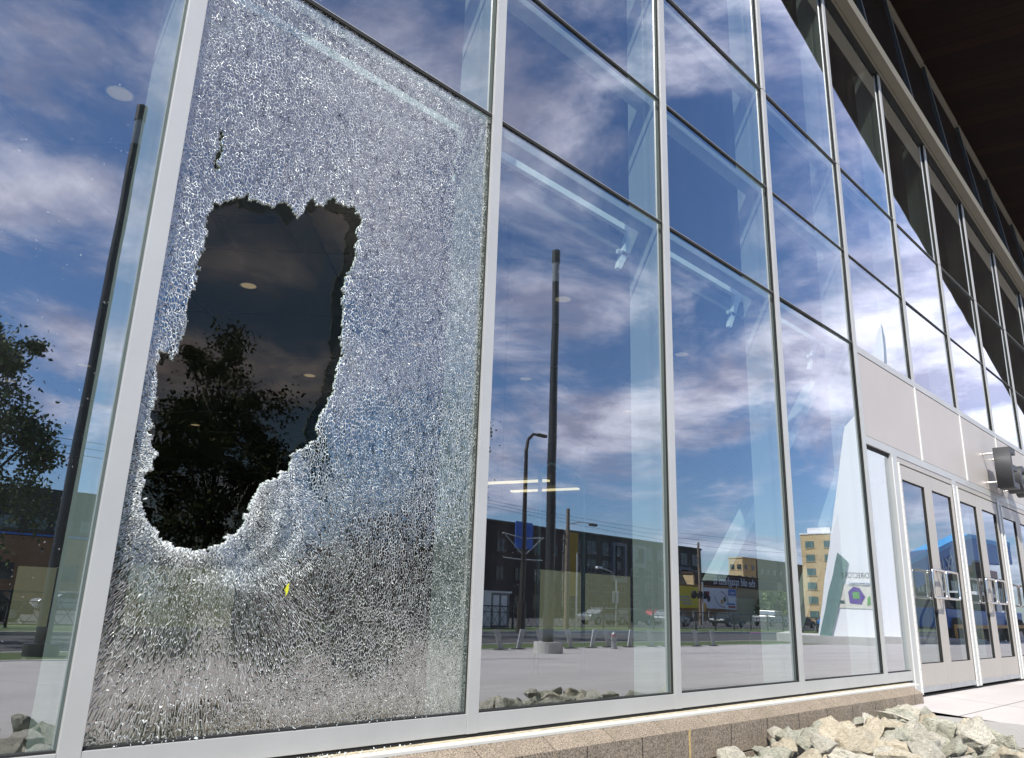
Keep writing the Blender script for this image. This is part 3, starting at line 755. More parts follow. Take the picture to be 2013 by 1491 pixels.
# glazed security gate frame standing inside
gt = empty('gate_frame', (5.2, 3.0, -.2), label='tall rounded clear gate frame standing inside behind the second bay', cat='gate frame')
b = MB(); b.tube([(0,0,0),(0,0,1.95),(.05,0,2.06),(.16,0,2.1),(.56,0,2.05),(.68,0,2.0),(.72,0,1.9),(.72,0,0)], .022, 'window_green', 8); b.build('rounded_frame', gt, smooth=True)
kk = empty('kiosk', (7.65, 2.1, -.2), label='small dark glazed display case with a pink lit top edge inside behind the third bay', cat='display case')
b = MB(); b.box(-.30, .30, -.25, .25, 0, .42, 'interior_dark'); b.build('case', kk, bevel=.01)
b = MB(); b.box(-.29, .29, -.255, -.251, .425, .44, 'magenta'); b.build('lit_edge', kk)
b = MB()
for sx in (-.29, .28): b.box(sx, sx+.01, -.253, -.2505, .02, .42, 'steel')
b.build('trim', kk)
b = MB(); b.box(-.30, .30, -.02, .02, .50, .80, 'window_green'); b.box(-.02, .02, -.02, .02, .42, .50, 'steel'); b.build('screen', kk)

# ---- sign letters on standoffs
SG = empty('building_sign', (9.88, -.22, 1.935), label='thick dark grey metal letters standing off the beige panel above the doors', cat='sign')
xx = 0
for ch, dx in (('E', .0), ('c', .43), ('o', .84)):
    o = text_mesh('letter', ch, .70, .17, 'letter_grey', SG, .003)
    o.rotation_euler = (R(90), 0, 0); o.location = (dx, .02, .045)
    for (px, pz) in ((.08, .07), (.08, .42)):
        bb = MB(); bb.tube([(px, pz, -.08), (px, pz, -.20)], .012, 'steel', 8); q = bb.build('standoff', o)

# ------------------------------------------------------------------ broken glass on the ledge
def shard_mesh(i):
    rs = random.Random(i); bm = bmesh.new()
    for _ in range(7): bm.verts.new((rs.uniform(-1, 1), rs.uniform(-.7, .7), rs.uniform(-.6, .6)))
    bmesh.ops.convex_hull(bm, input=bm.verts); bmesh.ops.delete(bm, geom=[v for v in bm.verts if not v.link_faces], context='VERTS')
    me = bpy.data.meshes.new('glass_shard'); bm.to_mesh(me); bm.free(); me.materials.append(MATS['shard_glass']); return me
SM = [shard_mesh(i) for i in range(8)]
for i in range(130):
    o = bpy.data.objects.new('glass_shard', SM[i % 8]); C.objects.link(o)
    s = rnd.uniform(.003, .0065)
    if i < 3: x, y, z = [(.36, .004, .004), (.70, .004, .004), (.20, .004, .004)][i]; s = .009
    elif i < 24: x, y, z = rnd.uniform(.1, 1.3), .006, .003; s = .004
    else: x = rnd.betavariate(1.6, 2.2)*1.0+.28; y = rnd.uniform(-.045, .0); z = -.086
    o.location = (x, y, z+s*.5); o.scale = (s, s*rnd.uniform(.6, 1), s*rnd.uniform(.6, 1)); o.rotation_euler = (rnd.uniform(0, 6), rnd.uniform(0, 6), rnd.uniform(0, 6))
    if i < 24: tag(o, 'small clear glass crumb caught on the sill rail at the foot of the shattered pane', 'glass shard', 'glass crumbs on the sill rail')
    else: tag(o, 'small clear glass crumb lying on the white flashing below the shattered pane', 'glass shard', 'glass crumbs on the flashing')

b = MB(); lp = [(-.5,0),(-.2,.5),(.15,.95),(.5,1.05),(.35,.6),(.45,.1),(.2,-.6),(-.15,-.95),(-.05,-.4)]
b.add([(x*.018, -.001-.003*abs(x), z*.022) for x, z in lp], [tuple(range(9))], 'yellow_leaf')
o = b.build('leaf'); o.location = (.625, .022, .455); tag(o, 'small yellow green leaf stuck to the lower middle of the shattered pane', 'leaf')
# ------------------------------------------------------------------ rocks
def rock_mesh(i, m_):
    rs = random.Random(100+i); bm = bmesh.new()
    for _ in range((9, 12, 15, 11, 20)[i % 5]):
        v = Vector((rs.gauss(0, 1), rs.gauss(0, 1), rs.gauss(0, 1))).normalized()
        v = Vector((v.x*rs.uniform(.85, 1.1), v.y*rs.uniform(.6, .85), v.z*rs.uniform(.5, .75))); bm.verts.new(v)
    bmesh.ops.convex_hull(bm, input=bm.verts); bmesh.ops.delete(bm, geom=[v for v in bm.verts if not v.link_faces], context='VERTS')
    bmesh.ops.bevel(bm, geom=bm.edges[:], offset=.018, segments=1, affect='EDGES', profile=.5)
    bmesh.ops.triangulate(bm, faces=bm.faces[:])
    for _ in range(2): bmesh.ops.subdivide_edges(bm, edges=[e for e in bm.edges if e.calc_length() > .16], cuts=1, use_grid_fill=False)
    bmesh.ops.triangulate(bm, faces=bm.faces[:])
    bmesh.ops.subdivide_edges(bm, edges=[e for e in bm.edges if e.calc_length() > .1], cuts=1); bmesh.ops.triangulate(bm, faces=bm.faces[:])
    off = Vector((i*7.3, i*3.1, 0))
    bm.normal_update()
    for v in bm.verts:
        a = noise.noise(v.co*2.6+off)*.07+abs(noise.noise(v.co*6+off))*.045+noise.noise(v.co*15+off)*.015
        v.co += v.normal*a
    me = bpy.data.meshes.new('rock'); bm.to_mesh(me); bm.free(); me.materials.append(MATS[m_]); return me
RM = [(rock_mesh(i, ('rock_grey', 'rock_tan', 'rock_green')[i % 3]), i % 3) for i in range(15)]
KIND = ['grey streaked rock in the rock bed below the brown plinth', 'tan angular rock in the rock bed below the brown plinth', 'greenish angular rock in the rock bed below the brown plinth']
KG = ['grey rocks in the bed', 'tan rocks in the bed', 'greenish rocks in the bed']
def ztop(x, y):
    if y < -.72: return -.12 if x < 1.5 else (-.215 if x < 3.3 else -.16)
    if x < 2.6: return -.36
    return -.22 if x < 3.1 else -.135-.006*(x-3)
placed = []
def put_rock(x, y, zt, s, j, lab=None):
    me, kd = RM[j]
    o = bpy.data.objects.new('rock', me); C.objects.link(o)
    o.scale = (s, s*rnd.uniform(.8, 1.1), s*rnd.uniform(.8, 1.1)); o.rotation_euler = (rnd.uniform(-.4, .4), rnd.uniform(-.4, .4), rnd.uniform(0, 6.28))
    o.location = (x, y, zt-s*.62)
    tag(o, lab or KIND[kd] if x > 2.6 else KIND[kd].replace('rock in the rock bed', 'rock low at the near end of the rock bed'), 'rock', None if lab else (KG[kd] if x > 2.6 else KG[kd]+' near end'))
for row, (y, s) in enumerate(((-.28, .13), (-.45, .15), (-.63, .16), (-.82, .17), (-1.02, .17), (-1.24, .17), (-1.48, .17), (-1.72, .15))):
    x = (2.45 if y > -.72 else -.9)+.1*(row % 3)
    while x < 5.75+1.0*(y+.3):
        ss = s*rnd.choice((.5, .62, .75, .9, 1.0, 1.15))*(.72 if x < 2.9 else 1)
        put_rock(x, y+rnd.uniform(-.06, .06), ztop(x, y)-.01+rnd.uniform(-.07, .03)-(.04 if row == 0 else 0), ss, rnd.randrange(15))
        x += ss*(1.2 if x > 2.6 else 1.55)
put_rock(5.05, -.46, -.11, .20, 0, 'tallest pale grey peaked rock at the far end of the rock bed beside the plinth')
put_rock(4.55, -1.02, -.10, .19, 3, 'broad grey rock at the right edge of the bed next to the bright paving')

# ------------------------------------------------------------------ things across the plaza (seen in the glass)
def lamp_pole(x, y, H, base):
    t = empty('lamp_pole', (x, y, zg(y)), label='tall black plaza lamp pole with clear lens, on a %s' % base[0], cat='lamp pole')
    b = MB(); b.tube([(0,0,.25),(0,0,1.2)], .165, 'black_paint', 16); b.tube([(0,0,1.2),(0,0,H-1.15)], [.15, .12], 'black_paint', 16)
    b.tube([(0,0,H-.45),(0,0,H)], .135, 'black_paint', 16); b.build('pole', t)
    b = MB(); b.tube([(0,0,H-1.15),(0,0,H-.45)], .12, 'lamp_glass', 14); b.build('lens', t)
    if base[1]: b = MB(); b.tube([(0,0,-.1),(0,0,.32)], .43, 'sidewalk', 24); b.build('concrete_base', t)
    else: b = MB(); b.tube([(0,0,0),(0,0,.26)], .36, 'black_paint', 24); b.build('base_plate', t)
    return t
lamp_pole(17.6, -13.7, 13.0, ('round concrete base', True))
lamp_pole(4.98, -17.2, 13.7, ('black base plate in the grass', False))
# cobra head street light with banner
t = empty('street_light', (32.5, -28.9, -.93), label='brown street light with curved arm carrying a blue banner', cat='street light')
b = MB(); b.tube([(0,0,0),(0,0,1.6)], .26, 'dark_bronze', 8); b.tube([(0,0,1.6),(0,0,10.2),(.15,0,10.9),(.6,0,11.3),(1.2,0,11.35)], [.16,.12,.10,.09,.07], 'dark_bronze', 10); b.build('pole', t)
b = MB(); b.box(.95, 1.75, -.14, .14, 11.25, 11.42, 'dark_bronze'); b.build('lamp_head', t, bevel=.04)
b = MB(); b.box(-.75, -.18, -.02, .02, 4.5, 6.0, 'banner_blue'); b.box(-.70, -.25, -.03, -.021, 4.6, 4.95, 'purple_paint'); b.box(-.6,-.4,-.034,-.031,4.85,5.2,'yellow_paint'); b.build('banner', t)
b = MB(); b.box(.18, .75, -.02, .02, 4.5, 6.0, 'banner_blue'); b.box(.25, .62, -.03, -.021, 4.8, 4.9, 'white_paint'); b.build('banner', t)
b = MB()
for s_ in (-1, 1):
    b.tube([(.15*s_,0,5.1),(1.75*s_,0,5.25)], .035, 'galvanised', 6); b.tube([(.15*s_,0,4.2),(1.6*s_,0,5.2)], .03, 'galvanised', 6); b.tube([(.15*s_,0,3.9),(1.6*s_,0,3.95)], .03, 'galvanised', 6)
b.build('bracket', t)
# wooden utility poles
def util_pole(x, y, H, lab, arm=True):
    t = empty('utility_pole', (x, y, -.93), label=lab, cat='utility pole')
    b = MB(); b.tube([(0,0,0),(0,0,H)], [.17,.12], 'wood_pole', 10); b.build('pole', t)
    if arm:
        b = MB(); b.tube([(.1,0,H-1.0),(1.2,0,H-.75),(2.4,0,H-.75)], .035, 'galvanised', 6); b.build('arm', t)
        b = MB(); b.box(2.3, 3.0, -.12, .12, H-.9, H-.72, 'dark_bronze'); b.build('lamp_head', t, bevel=.04)
    b = MB()
    for zz in (H-1.7, H-2.1): b.tube([(0,-.12,zz),(-.28,-.12,zz+.03)], .05, 'gasket', 6)
    b.build('insulator', t)
    return t
util_pole(38.9, -31.0, 7.6, 'wooden utility pole with a street lamp arm near the lattice fence')
util_pole(79.0, -45.4, 9.0, 'plain wooden utility pole beside the railway signal', False)
def thin_pole(x, y, H, lab, m_='galvanised', sign=None):
    t = empty('sign_pole', (x, y, -.93), label=lab, cat='pole')
    b = MB(); b.tube([(0,0,0),(0,0,H)], .055, m_, 8); b.build('post', t)
    if sign:
        b = MB(); b.box(-.38, .38, -.08, -.06, H*.52, H*.52+.85, sign); b.build('plate', t)
    return t
thin_pole(40.1, -31.2, 4.8, 'thin grey metal pole just right of the wooden lamp pole')
t = thin_pole(46.8, -33.0, 3.4, 'low street lamp pole with a grey box sign', sign='galvanised')
b = MB(); b.tube([(0,0,3.4),(-.6,0,3.95),(-1.8,0,4.15)], .04, 'galvanised', 6); b.box(-2.3,-1.7,-.1,.1,4.1,4.25,'white_paint'); b.build('lamp_arm', t)
# railway signal
t = empty('railway_signal', (77.2, -44.0, -.93), label='railway crossing signal with black round lamps on a grey mast', cat='signal')
b = MB(); b.tube([(0,0,0),(0,0,4.6)], .09, 'galvanised', 8); b.build('mast', t)
for sx in (-1.6, -.4, .6):
    b = MB(); b.tube([(sx,0,3.2),(sx,-.25,3.2)], .42, 'gasket', 16); b.build('lamp', t)
b = MB(); b.box(-2, 1, -.06, .06, 3.1, 3.25, 'gasket'); b.build('crossarm', t)
b = MB(); b.hexa([(-.1,-.1,1.9),(.45,-.1,1.3),(1.0,-.1,1.9),(.45,-.1,2.5),(-.1,-.06,1.9),(.45,-.06,1.3),(1.0,-.06,1.9),(.45,-.06,2.5)], 'orange_paint'); b.build('warning_sign', t)
# power lines
for i, (za, zb, yy, lab) in enumerate(((6.4, 6.2, -33, 'lowest thin black power line over the fence'), (7.2, 7.1, -36, 'middle thin black power line over the fence'), (8.0, 8.0, -39, 'highest thin black power line over the fence'))):
    pts = []
    for q in range(25):
        s_ = q/24; pts.append((-10+s_*170, yy, za+(zb-za)*s_-1.2*abs(math.sin(s_*math.pi*4))*.4))
    b = MB(); b.tube(pts, .011, 'gasket', 4); tag(b.build('power_line'), lab, 'power line')
# lattice fence
FN = empty('lattice_fence', (0, -32, -.93), label='black lattice guard rail running along the far side of the road', cat='fence')
def fpanel():
    b = MB(); b.box(0, 2.95, -.03, .03, 1.28, 1.35, 'black_paint'); b.box(0, 2.95, -.02, .02, .95, .99, 'black_paint'); b.box(0, 2.95, -.02, .02, .12, .16, 'black_paint')
    for q in range(5):
        x = q*.59
        for (p0, p1) in (((x, .16), (x+.59, .95)), ((x+.59, .16), (x, .95)), ((x, .99), (x+.295, 1.28)), ((x+.59, .99), (x+.295, 1.28))):
            b.tube([(p0[0], 0, p0[1]), (p1[0], 0, p1[1])], .014, 'black_paint', 4)
    b.box(-.05, .05, -.05, .05, 0, 1.4, 'black_paint')
    return b.build('fence_panel', FN)
p0 = fpanel(); p0.location = (2, 0, 0)
for q in range(1, 27):
    c_ = p0.copy(); C.objects.link(c_); c_.parent = FN; c_.location = (2+q*3, 0, 0)
# leaning plates along the edge of the plaza
def plate(x, lean, n):
    t = empty('leaning_plate', (x, -15.5, -.905), label='slanted steel plate standing at the plaza edge, number %s in the row' % n, cat='plate rack', group='slanted steel plates along the plaza edge')
    t['label'] = 'slanted grey steel plate of the bike rack row at the plaza edge'
    b = MB(); lean *= 2.0; b.hexa([(-.09,-.02,0),(.09,-.02,0),(.09,.02,0),(-.09,.02,0),(-.13+lean,-.02,.62),(.13+lean,-.02,.62),(.13+lean,.02,.62),(-.13+lean,.02,.62)], 'galvanised'); b.build('plate', t)
    b = MB(); b.box(-.3, .3, -.05, .05, 0, .03, 'black_paint'); b.build('foot', t)
for n, (x, l) in enumerate(((17.4, -.12), (18.2, .1), (19.4, -.12), (20.8, -.1), (21.9, .1), (22.9, -.1), (24.1, .1), (25.6, -.12), (26.6, .1), (28.9, -.1), (30.2, -.1))): plate(x, l, n)
# hydrant
t = empty('fire_hydrant', (22.4, -14.9, -.92), label='small red and grey fire hydrant at the edge of the plaza', cat='hydrant')
b = MB(); b.tube([(0,0,0),(0,0,.05),(0,0,.06),(0,0,.42),(0,0,.5),(0,0,.56)], [.13,.13,.09,.09,.07,.02], 'galvanised', 12); b.build('barrel', t)
b = MB(); b.tube([(-.14,0,.33),(.14,0,.33)], .04, 'galvanised', 8); b.tube([(0,0,.42),(0,0,.46)], .10, 'red_paint', 12); b.build('cap', t)
# white shed
t = empty('white_shed', (33.6, -33.6, -.93), label='white boxy utility cabinet behind the lattice fence', cat='cabinet')
b = MB(); b.box(-1.1, .1, -1, 1, .05, 2.1, 'white_paint'); b.box(.1, 1.7, -1, 1, .05, 2.1, 'apt_white'); b.build('body', t, bevel=.02)
b = MB(); b.box(-1.2, 1.8, -1.1, 1.1, 2.1, 2.2, 'white_paint'); b.build('roof', t)
for sx in (-1.0, -.45, .25, .95): 
    b = MB(); b.box(sx, sx+.5, 1.0, 1.02, .2, 1.95, 'white_paint'); b.build('door', t)

# trees
def tree_mesh(seed, H, rad, nleaf, th0, leafsize=.16):
    rs = np.random.RandomState(seed); cl = []
    ncl = 75
    for _ in range(ncl):
        a = rs.rand()*2*math.pi; zz = th0+(H-th0)*(rs.rand()**.8)
        rr = rad*math.sqrt(rs.rand())*(1-.75*abs((zz-th0)/(H-th0)-.35))
        cl.append((rr*math.cos(a), rr*math.sin(a), zz, .28+.5*rs.rand()))
    cl = np.array(cl); k = rs.randint(0, ncl, nleaf)
    c0 = cl[k, :3]+rs.normal(size=(nleaf, 3))*(cl[k, 3:4]*np.array([[1, 1, .8]]))*.55
    t1 = rs.normal(size=(nleaf, 3)); t1 /= np.linalg.norm(t1, axis=1)[:, None]
    t2 = rs.normal(size=(nleaf, 3)); t2 -= (t2*t1).sum(1)[:, None]*t1; t2 /= np.linalg.norm(t2, axis=1)[:, None]
    s = leafsize*(.6+.8*rs.rand(nleaf, 1))
    V = np.stack([c0-t1*s*.5, c0+t2*s*.32, c0+t1*s*.6, c0-t2*s*.32], 1).reshape(-1, 3)
    me = bpy.data.meshes.new('crown'); me.from_pydata(V.tolist(), [], np.arange(nleaf*4).reshape(-1, 4).tolist())
    me.materials.append(MATS['leaf']); me.materials.append(MATS['leaf_light'])
    me.polygons.foreach_set('material_index', (rs.rand(nleaf) < .3).astype(int).tolist())
    b = MB(); b.tube([(0,0,0),(.05,0,H*.3),(0,.05,H*.6),(0,0,H*.9)], [.16,.12,.07,.02], 'bark', 8)
    for q in range(16):
        c_ = cl[q*2]; z0 = max(th0*.7, c_[2]*.55); b.tube([(0,0,z0), (c_[0]*.5, c_[1]*.5, (z0+c_[2])/2-.1), tuple(c_[:3])], [.055,.035,.012], 'bark', 5)
    return me, b
def tree(x, y, seed, H, rad, lab, n=5200, th0=1.2, ls=.2):
    t = empty('leafy_tree', (x, y, -.93), label=lab, cat='tree')
    me, b = tree_mesh(seed, H, rad, n, th0, ls); o = bpy.data.objects.new('crown', me); C.objects.link(o); o.parent = t
    b.build('trunk', t)
tree(4.2, -26.5, 1, 9.5, 3.3, 'young leafy tree left of the black lamp pole in the grass', 26000, 1.0, .14)
tree(12.4, -26.0, 2, 10.6, 3.6, 'tall young tree standing behind the hole in the shattered pane reflection', 30000, 1.2, .15)
tree(25.2, -27.0, 3, 12.2, 2.2, 'slim tall tree left of the brown street light', 12000, 1.2, .15)
# far green shrub against the tan wall
t = empty('green_shrub', (139, -66, -.94), label='big bright green shrub against the tan brick wall', cat='shrub')
me, b = tree_mesh(11, 5.2, 3.6, 2500, .3, .5); o = bpy.data.objects.new('crown', me); C.objects.link(o); o.parent = t; me.materials[0] = MATS['leaf_light']; b.build('trunk', t)

# buildings
def building(name, x0, x1, y, dep, H, wall, lab, nx=0, nz=0, win='window_dark', frame=None, top=None, wz0=1.2, wh=1.5, ww=1.3):
    t = empty(name, ((x0+x1)/2, y, -.95), label=lab, cat='building'); w = (x1-x0)/2
    b = MB(); b.box(-w, w, -dep, 0, 0, H, wall); b.build('wall', t)
    b = MB(); b.box(-w-.15, w+.15, -dep-.15, .15, H, H+.35, top or wall); b.build('roof', t)
    if nx:
        b0 = None
        for i in range(nx):
            for j in range(nz):
                cx = -w+(i+.5)*2*w/nx; cz = wz0+j*(H-wz0)/nz
                if b0 is None:
                    b = MB(); b.box(-ww/2, ww/2, .005, .05, 0, wh, win)
                    if frame:
                        b.box(-ww/2-.1, -ww/2, 0, .09, -.1, wh+.1, frame); b.box(ww/2, ww/2+.1, 0, .09, -.1, wh+.1, frame)
                        b.box(-.05, .05, .05, .09, 0, wh, frame); b.box(-ww/2, ww/2, .05, .09, wh*.5-.04, wh*.5+.04, frame)
                    b.box(-ww/2-.15, ww/2+.15, .0, .12, -.15, -.02, frame or wall)
                    b0 = b.build('window', t); o = b0
                else:
                    o = b0.copy(); C.objects.link(o); o.parent = t
                o.location = (cx, 0, cz)
        # sides facing the low x direction
        nd = max(2, int(dep/4.5)) if dep > 4 else 0
        for i in range(nd):
            for j in range(nz):
                o = b0.copy(); C.objects.link(o); o.parent = t
                o.location = (-w-.02, -(i+.5)*dep/nd, wz0+j*(H-wz0)/nz); o.rotation_euler = (0, 0, R(90))
    return t
building('brick_block', 56, 84, -70, 14, 11.5, 'brick_dark', 'dark brown brick apartment block behind the white cabinet', 8, 3, frame='brick_brown')
t = building('apartment_block', 91, 129, -75, 7, 12.3, 'apt_green', 'dark green apartment block with pale bays and a yellow strip', 10, 4, frame='apt_white', wh=1.9, ww=2.0)
b = MB(); b.box(-19.2, -16.8, .02, .3, 3, 12.3, 'apt_yellow'); b.build('yellow_strip', t)
for cx, z0_, z1_ in ((-6.5, 5.5, 11.6), (-1.2, 8, 11.6), (6.6, .4, 6.6), (13, 3, 9)):
    b = MB(); b.box(cx-1.9, cx-1.3, .06, .5, z0_, z1_, 'apt_white'); b.box(cx+1.3, cx+1.9, .06, .5, z0_, z1_, 'apt_white'); b.box(cx-1.3, cx+1.3, .1, .5, z1_-.5, z1_, 'apt_white'); b.box(cx-1.3, cx+1.3, .1, .5, z0_, z0_+.7, 'apt_white'); b.build('pale_bay', t)
t = building('warehouse', 118, 150, -70, 3, 7.6, 'brick_tan', 'low tan brick warehouse with a dark red sign band', 0, 0, top='brick_dark')
b = MB(); b.box(-16, 14, .02, .25, 5.9, 7.5, 'brick_dark'); b.build('sign_band', t)
o = text_mesh('sign_lettering', 'the old spaghetti fa', 2.0, .08, 'white_paint', t); o.rotation_euler = (R(90), 0, R(180)); o.location = (5.4, .34, 6.15)
for (x, w_, mm, lab) in ((112.8, 9.5, 'yellow_paint', 0), (123, 11.5, 'white_paint', 1)):
    pass
def bboard(x, w_, m_, lab):
    t = empty('billboard', (x, -68.2, -.94), label=lab, cat='billboard')
    b = MB(); b.box(-w_/2, w_/2, -.15, 0, 2.0, 5.4, m_); b.build('poster', t)
    b = MB(); b.box(-w_/2-.25, w_/2+.25, -.3, -.16, 1.7, 5.7, 'orange_brick'); b.build('frame', t)
    b = MB()
    for sx in (-w_/3, w_/3): b.box(sx-.1, sx+.1, -.3, -.1, 0, 1.7, 'galvanised')
    b.build('post', t)
    return t
t = bboard(112.6, 7.6, 'yellow_paint', 'yellow billboard with small grey lines of text')
b = MB()
for q, (a, c_) in enumerate(((-2.4, 1.2), (-2.0, 1.6), (-1.2, 2.0))): b.box(a, c_, .0, .02, 3.6-q*.5, 3.85-q*.5, 'galvanised')
b.build('lettering', t)
t = bboard(123.6, 11.0, 'white_paint', 'white billboard with a blue corner, red and blue lettering and small round pictures')
b = MB(); b.box(2.9, 5.4, .0, .02, 4.3, 5.35, 'blue_paint'); b.build('blue_corner', t)
o = text_mesh('lettering', 'bajio', .75, .03, 'white_paint', t); o.rotation_euler = (R(90), 0, R(180)); o.location = (5.0, .06, 4.55)
b = MB(); b.box(2.2, 5.0, .0, .02, 2.75, 3.05, 'blue_paint'); b.box(2.8, 5.1, .0, .02, 2.25, 2.65, 'red_paint'); b.build('slogan', t)
for (cx, cz, rr, m_) in ((1.6, 3.6, .45, 'leaf'), (.6, 3.2, .4, 'orange_paint'), (-4.2, 4.4, .5, 'red_paint'), (-4.0, 3.6, .55, 'brick_dark')):
    b = MB(); b.tube([(cx, .0, cz), (cx, .03, cz)], rr, m_, 14); b.build('picture', t)
b = MB(); b.tube([(2.8, .02, 2.9), (2.4, .02, 4.0), (1.2, .02, 4.7), (.4, .02, 4.9)], .05, 'gasket', 4); b.tube([(1.5,.02,2.2),(-.5,.02,2.6),(-2,.02,4.0)], .04, 'gasket', 4); b.build('drawn_line', t)
t = building('grain_tower', 205, 213, -107, 4.4, 16.4, 'brick_tan', 'tan brick tower with four small square windows', 2, 2, wz0=10.2, wh=1.4, ww=1.3)
building('loft_building', 216, 252, -112, 4, 17, 'brick_brown', 'long dark brown brick loft building beside the tan tower', 9, 4, frame='brick_brown', ww=1.6)
t = building('annex', 175, 189, -86.5, 1.2, 4.4, 'orange_brick', 'low orange red brick annex behind the silver pickup', 4, 1, wz0=1.8, wh=1.0)
t = building('warehouse_hotel', 196, 226, -78, 9.5, 21.5, 'brick_tan', 'seven storey yellow brick building left of the white pylon', 5, 6, win='window_green', wh=1.7, ww=2.2, top='white_paint')
b = MB(); b.box(-14, -8, -8, -2, 21.8, 23.2, 'white_paint'); b.build('penthouse', t)
t = building('orange_building', 5, 24, -70, 10, 5.6, 'orange_brick', 'low orange brick building with a blue parapet line behind the left tree', 4, 1, wz0=2.2, wh=1.3, top='brick_dark')
b = MB(); b.box(-9.6, 9.6, .16, .24, 5.65, 5.8, 'blue_paint'); b.build('blue_line', t)
t = building('office_block', 22, 44, -112, 14, 12.8, 'apt_green', 'grey green office block with red bands at far left', 7, 3, win='window_green', frame='apt_green', ww=2.2)
b = MB(); b.box(-11, 11, .06, .2, 7.3, 8.0, 'red_band'); b.box(-11, 11, .06, .2, .1, .9, 'red_band'); b.box(-11, 6, -6, -.2, 12.9, 14.3, 'apt_green'); b.build('red_bands', t)
b = MB(); b.box(5.5, 7.2, .22, .3, 2.4, 4.1, 'red_paint'); b.build('red_sign', t)
t = building('museum_building', 128, 190, -40, 2, 9.5, 'brick_brown', 'wide brown and glass building behind the blue boom lift', 12, 2, win='window_green', frame='apt_white', wh=2.6, ww=3.4, top='brick_dark')
b = MB(); b.box(4, 18, -1.8, -.4, 9.85, 12.2, 'brick_dark'); b.build('roof_plant', t)
b = MB(); b.box(20, 30, -1.6, -.5, 9.85, 11.4, 'red_paint'); b.build('red_roof', t)

# cars
def car(name, x, y, rz, body, lab, kind='sedan', grp='cars in the far car park'):
    t = empty(name, (x, y, -.94 if y < -35 else -1.05), rz, label=lab, cat='pickup' if kind == 'truck' else 'car', group=grp)
    if kind == 'sedan':
        prof = [(-2.25,.35),(-2.3,.75),(-2.1,.92),(-1.35,.98),(-.75,1.40),(.55,1.42),(1.25,.98),(2.1,.80),(2.3,.6),(2.25,.33)]
        win = [(-1.2,.98),(-.72,1.34),(.5,1.36),(1.1,.98)]; H = .9
    else:
        prof = [(-2.8,.5),(-2.8,1.18),(-.9,1.18),(-.8,1.85),(.75,1.87),(1.35,1.25),(2.6,1.15),(2.75,.8),(2.75,.45)]
        win = [(-.68,1.25),(-.62,1.75),(.68,1.77),(1.15,1.25)]; H = .98
    b = MB(); b.prism(prof, -H, H, body); b.build('body', t, bevel=.06)
    for s_ in (-1, 1):
        b = MB(); b.prism(win, s_*(H+.004), s_*(H+.012), 'window_dark'); b.build('window', t)
        for wx in ((-1.4, 1.4) if kind == 'sedan' else (-1.8, 1.8)):
            rr = .34 if kind == 'sedan' else .42
            b = MB(); b.tube([(wx, s_*(H-.2), rr), (wx, s_*(H+.02), rr)], rr, 'tyre', 18); w_ = b.build('wheel', t)
            b = MB(); b.tube([(wx, s_*(H+.02), rr), (wx, s_*(H+.035), rr)], rr*.6, 'silver_paint', 12); b.build('rim', w_)
    b = MB()
    for s_ in (-.6, .6): b.box(2.2 if kind == 'sedan' else 2.7, 2.31 if kind == 'sedan' else 2.78, s_-.2, s_+.2, .62 if kind == 'sedan' else .82, .76 if kind == 'sedan' else 1.0, 'white_paint')
    b.build('headlight', t)
    return t
car('pickup_truck', 94.5, -44.8, 0, 'silver_paint', 'silver four door pickup truck parked behind the fence', 'truck')
car('sedan_car', 77.5, -41.2, R(180), 'dark_paint', 'dark green sedan parked in front of the white billboard')
car('sedan_car', 70.5, -43.5, R(180), 'dark_paint', 'dark sedan parked left of the railway signal')
car('sedan_car', 76.5, -49.5, 0, 'red_paint', 'bright red car parked in front of the green apartments')
car('sedan_car', 55, -40.5, R(10), 'silver_paint', 'pale car parked behind the thin grey poles')
car('sedan_car', 60.5, -41.5, R(5), 'dark_paint', 'dark car parked just right of the pale car')
car('sedan_car', 66, -41, R(0), 'silver_paint', 'silver car parked beside the low street lamp')
car('sedan_car', 104, -46, R(0), 'dark_paint', 'black sedan parked right of the silver pickup')
car('sedan_car', 126, -52, R(0), 'blue_paint', 'blue sedan parked before the yellow brick building')
car('sedan_car', 17.5, -55, R(0), 'silver_paint', 'silver green sedan parked before the orange building')
car('sedan_car', 8.6, -40, R(0), 'dark_paint', 'dark sedan parked behind the lattice fence at far left')

# white pylon with directory map
t = empty('white_pylon', (50, -17, -.9), label='tall white faceted pylon coming to a point with a directory map on its face', cat='pylon')
PA, PB = Vector((42.3, -17.8, 0)), Vector((44.3, -12.5, 0))
PD = (PB-PA).normalized(); PN = Vector((-PD.y, PD.x, 0))     # along the lit face and out of it
PL = (PB-PA).length
def F(u, z, o=0.0):      # u 0..1 along the lit face, leaning back as it rises
    q = PA+PD*(u*PL)+PN*(o-.085*(z+.55)); return (q.x-50, q.y+17, z+.9)
TZ = 17.4
b = MB()
vs = [F(.2,-.55), F(1,-.55), F(1.03,9.0), F(1.07,TZ), F(.60,11.1), F(.76,12.2), F(.3,-.55,-5), F(1.02,-.55,-4.2), F(1.09,9,-3.6), F(1.10,TZ-.6,-1.2), F(.75,10.5,-4.2)]
b.add(vs, [(0,1,2,4), (4,2,5), (5,2,3), (1,7,8,2), (2,8,9,3), (0,4,10,6), (4,5,10), (5,3,9,10), (6,10,9,8,7), (0,6,7,1)], 'pylon_white'); b.build('body', t)
b = MB(); b.hexa([F(-.12,-1.0,-5.5), F(-.12,-1.0,.6), F(1.1,-1.0,.6), F(1.7,-1.0,-5), F(-.12,-.5,-5.5), F(-.12,-.5,.6), F(1.1,-.5,.6), F(1.7,-.5,-5)], 'sidewalk'); b.build('concrete_curb', t)
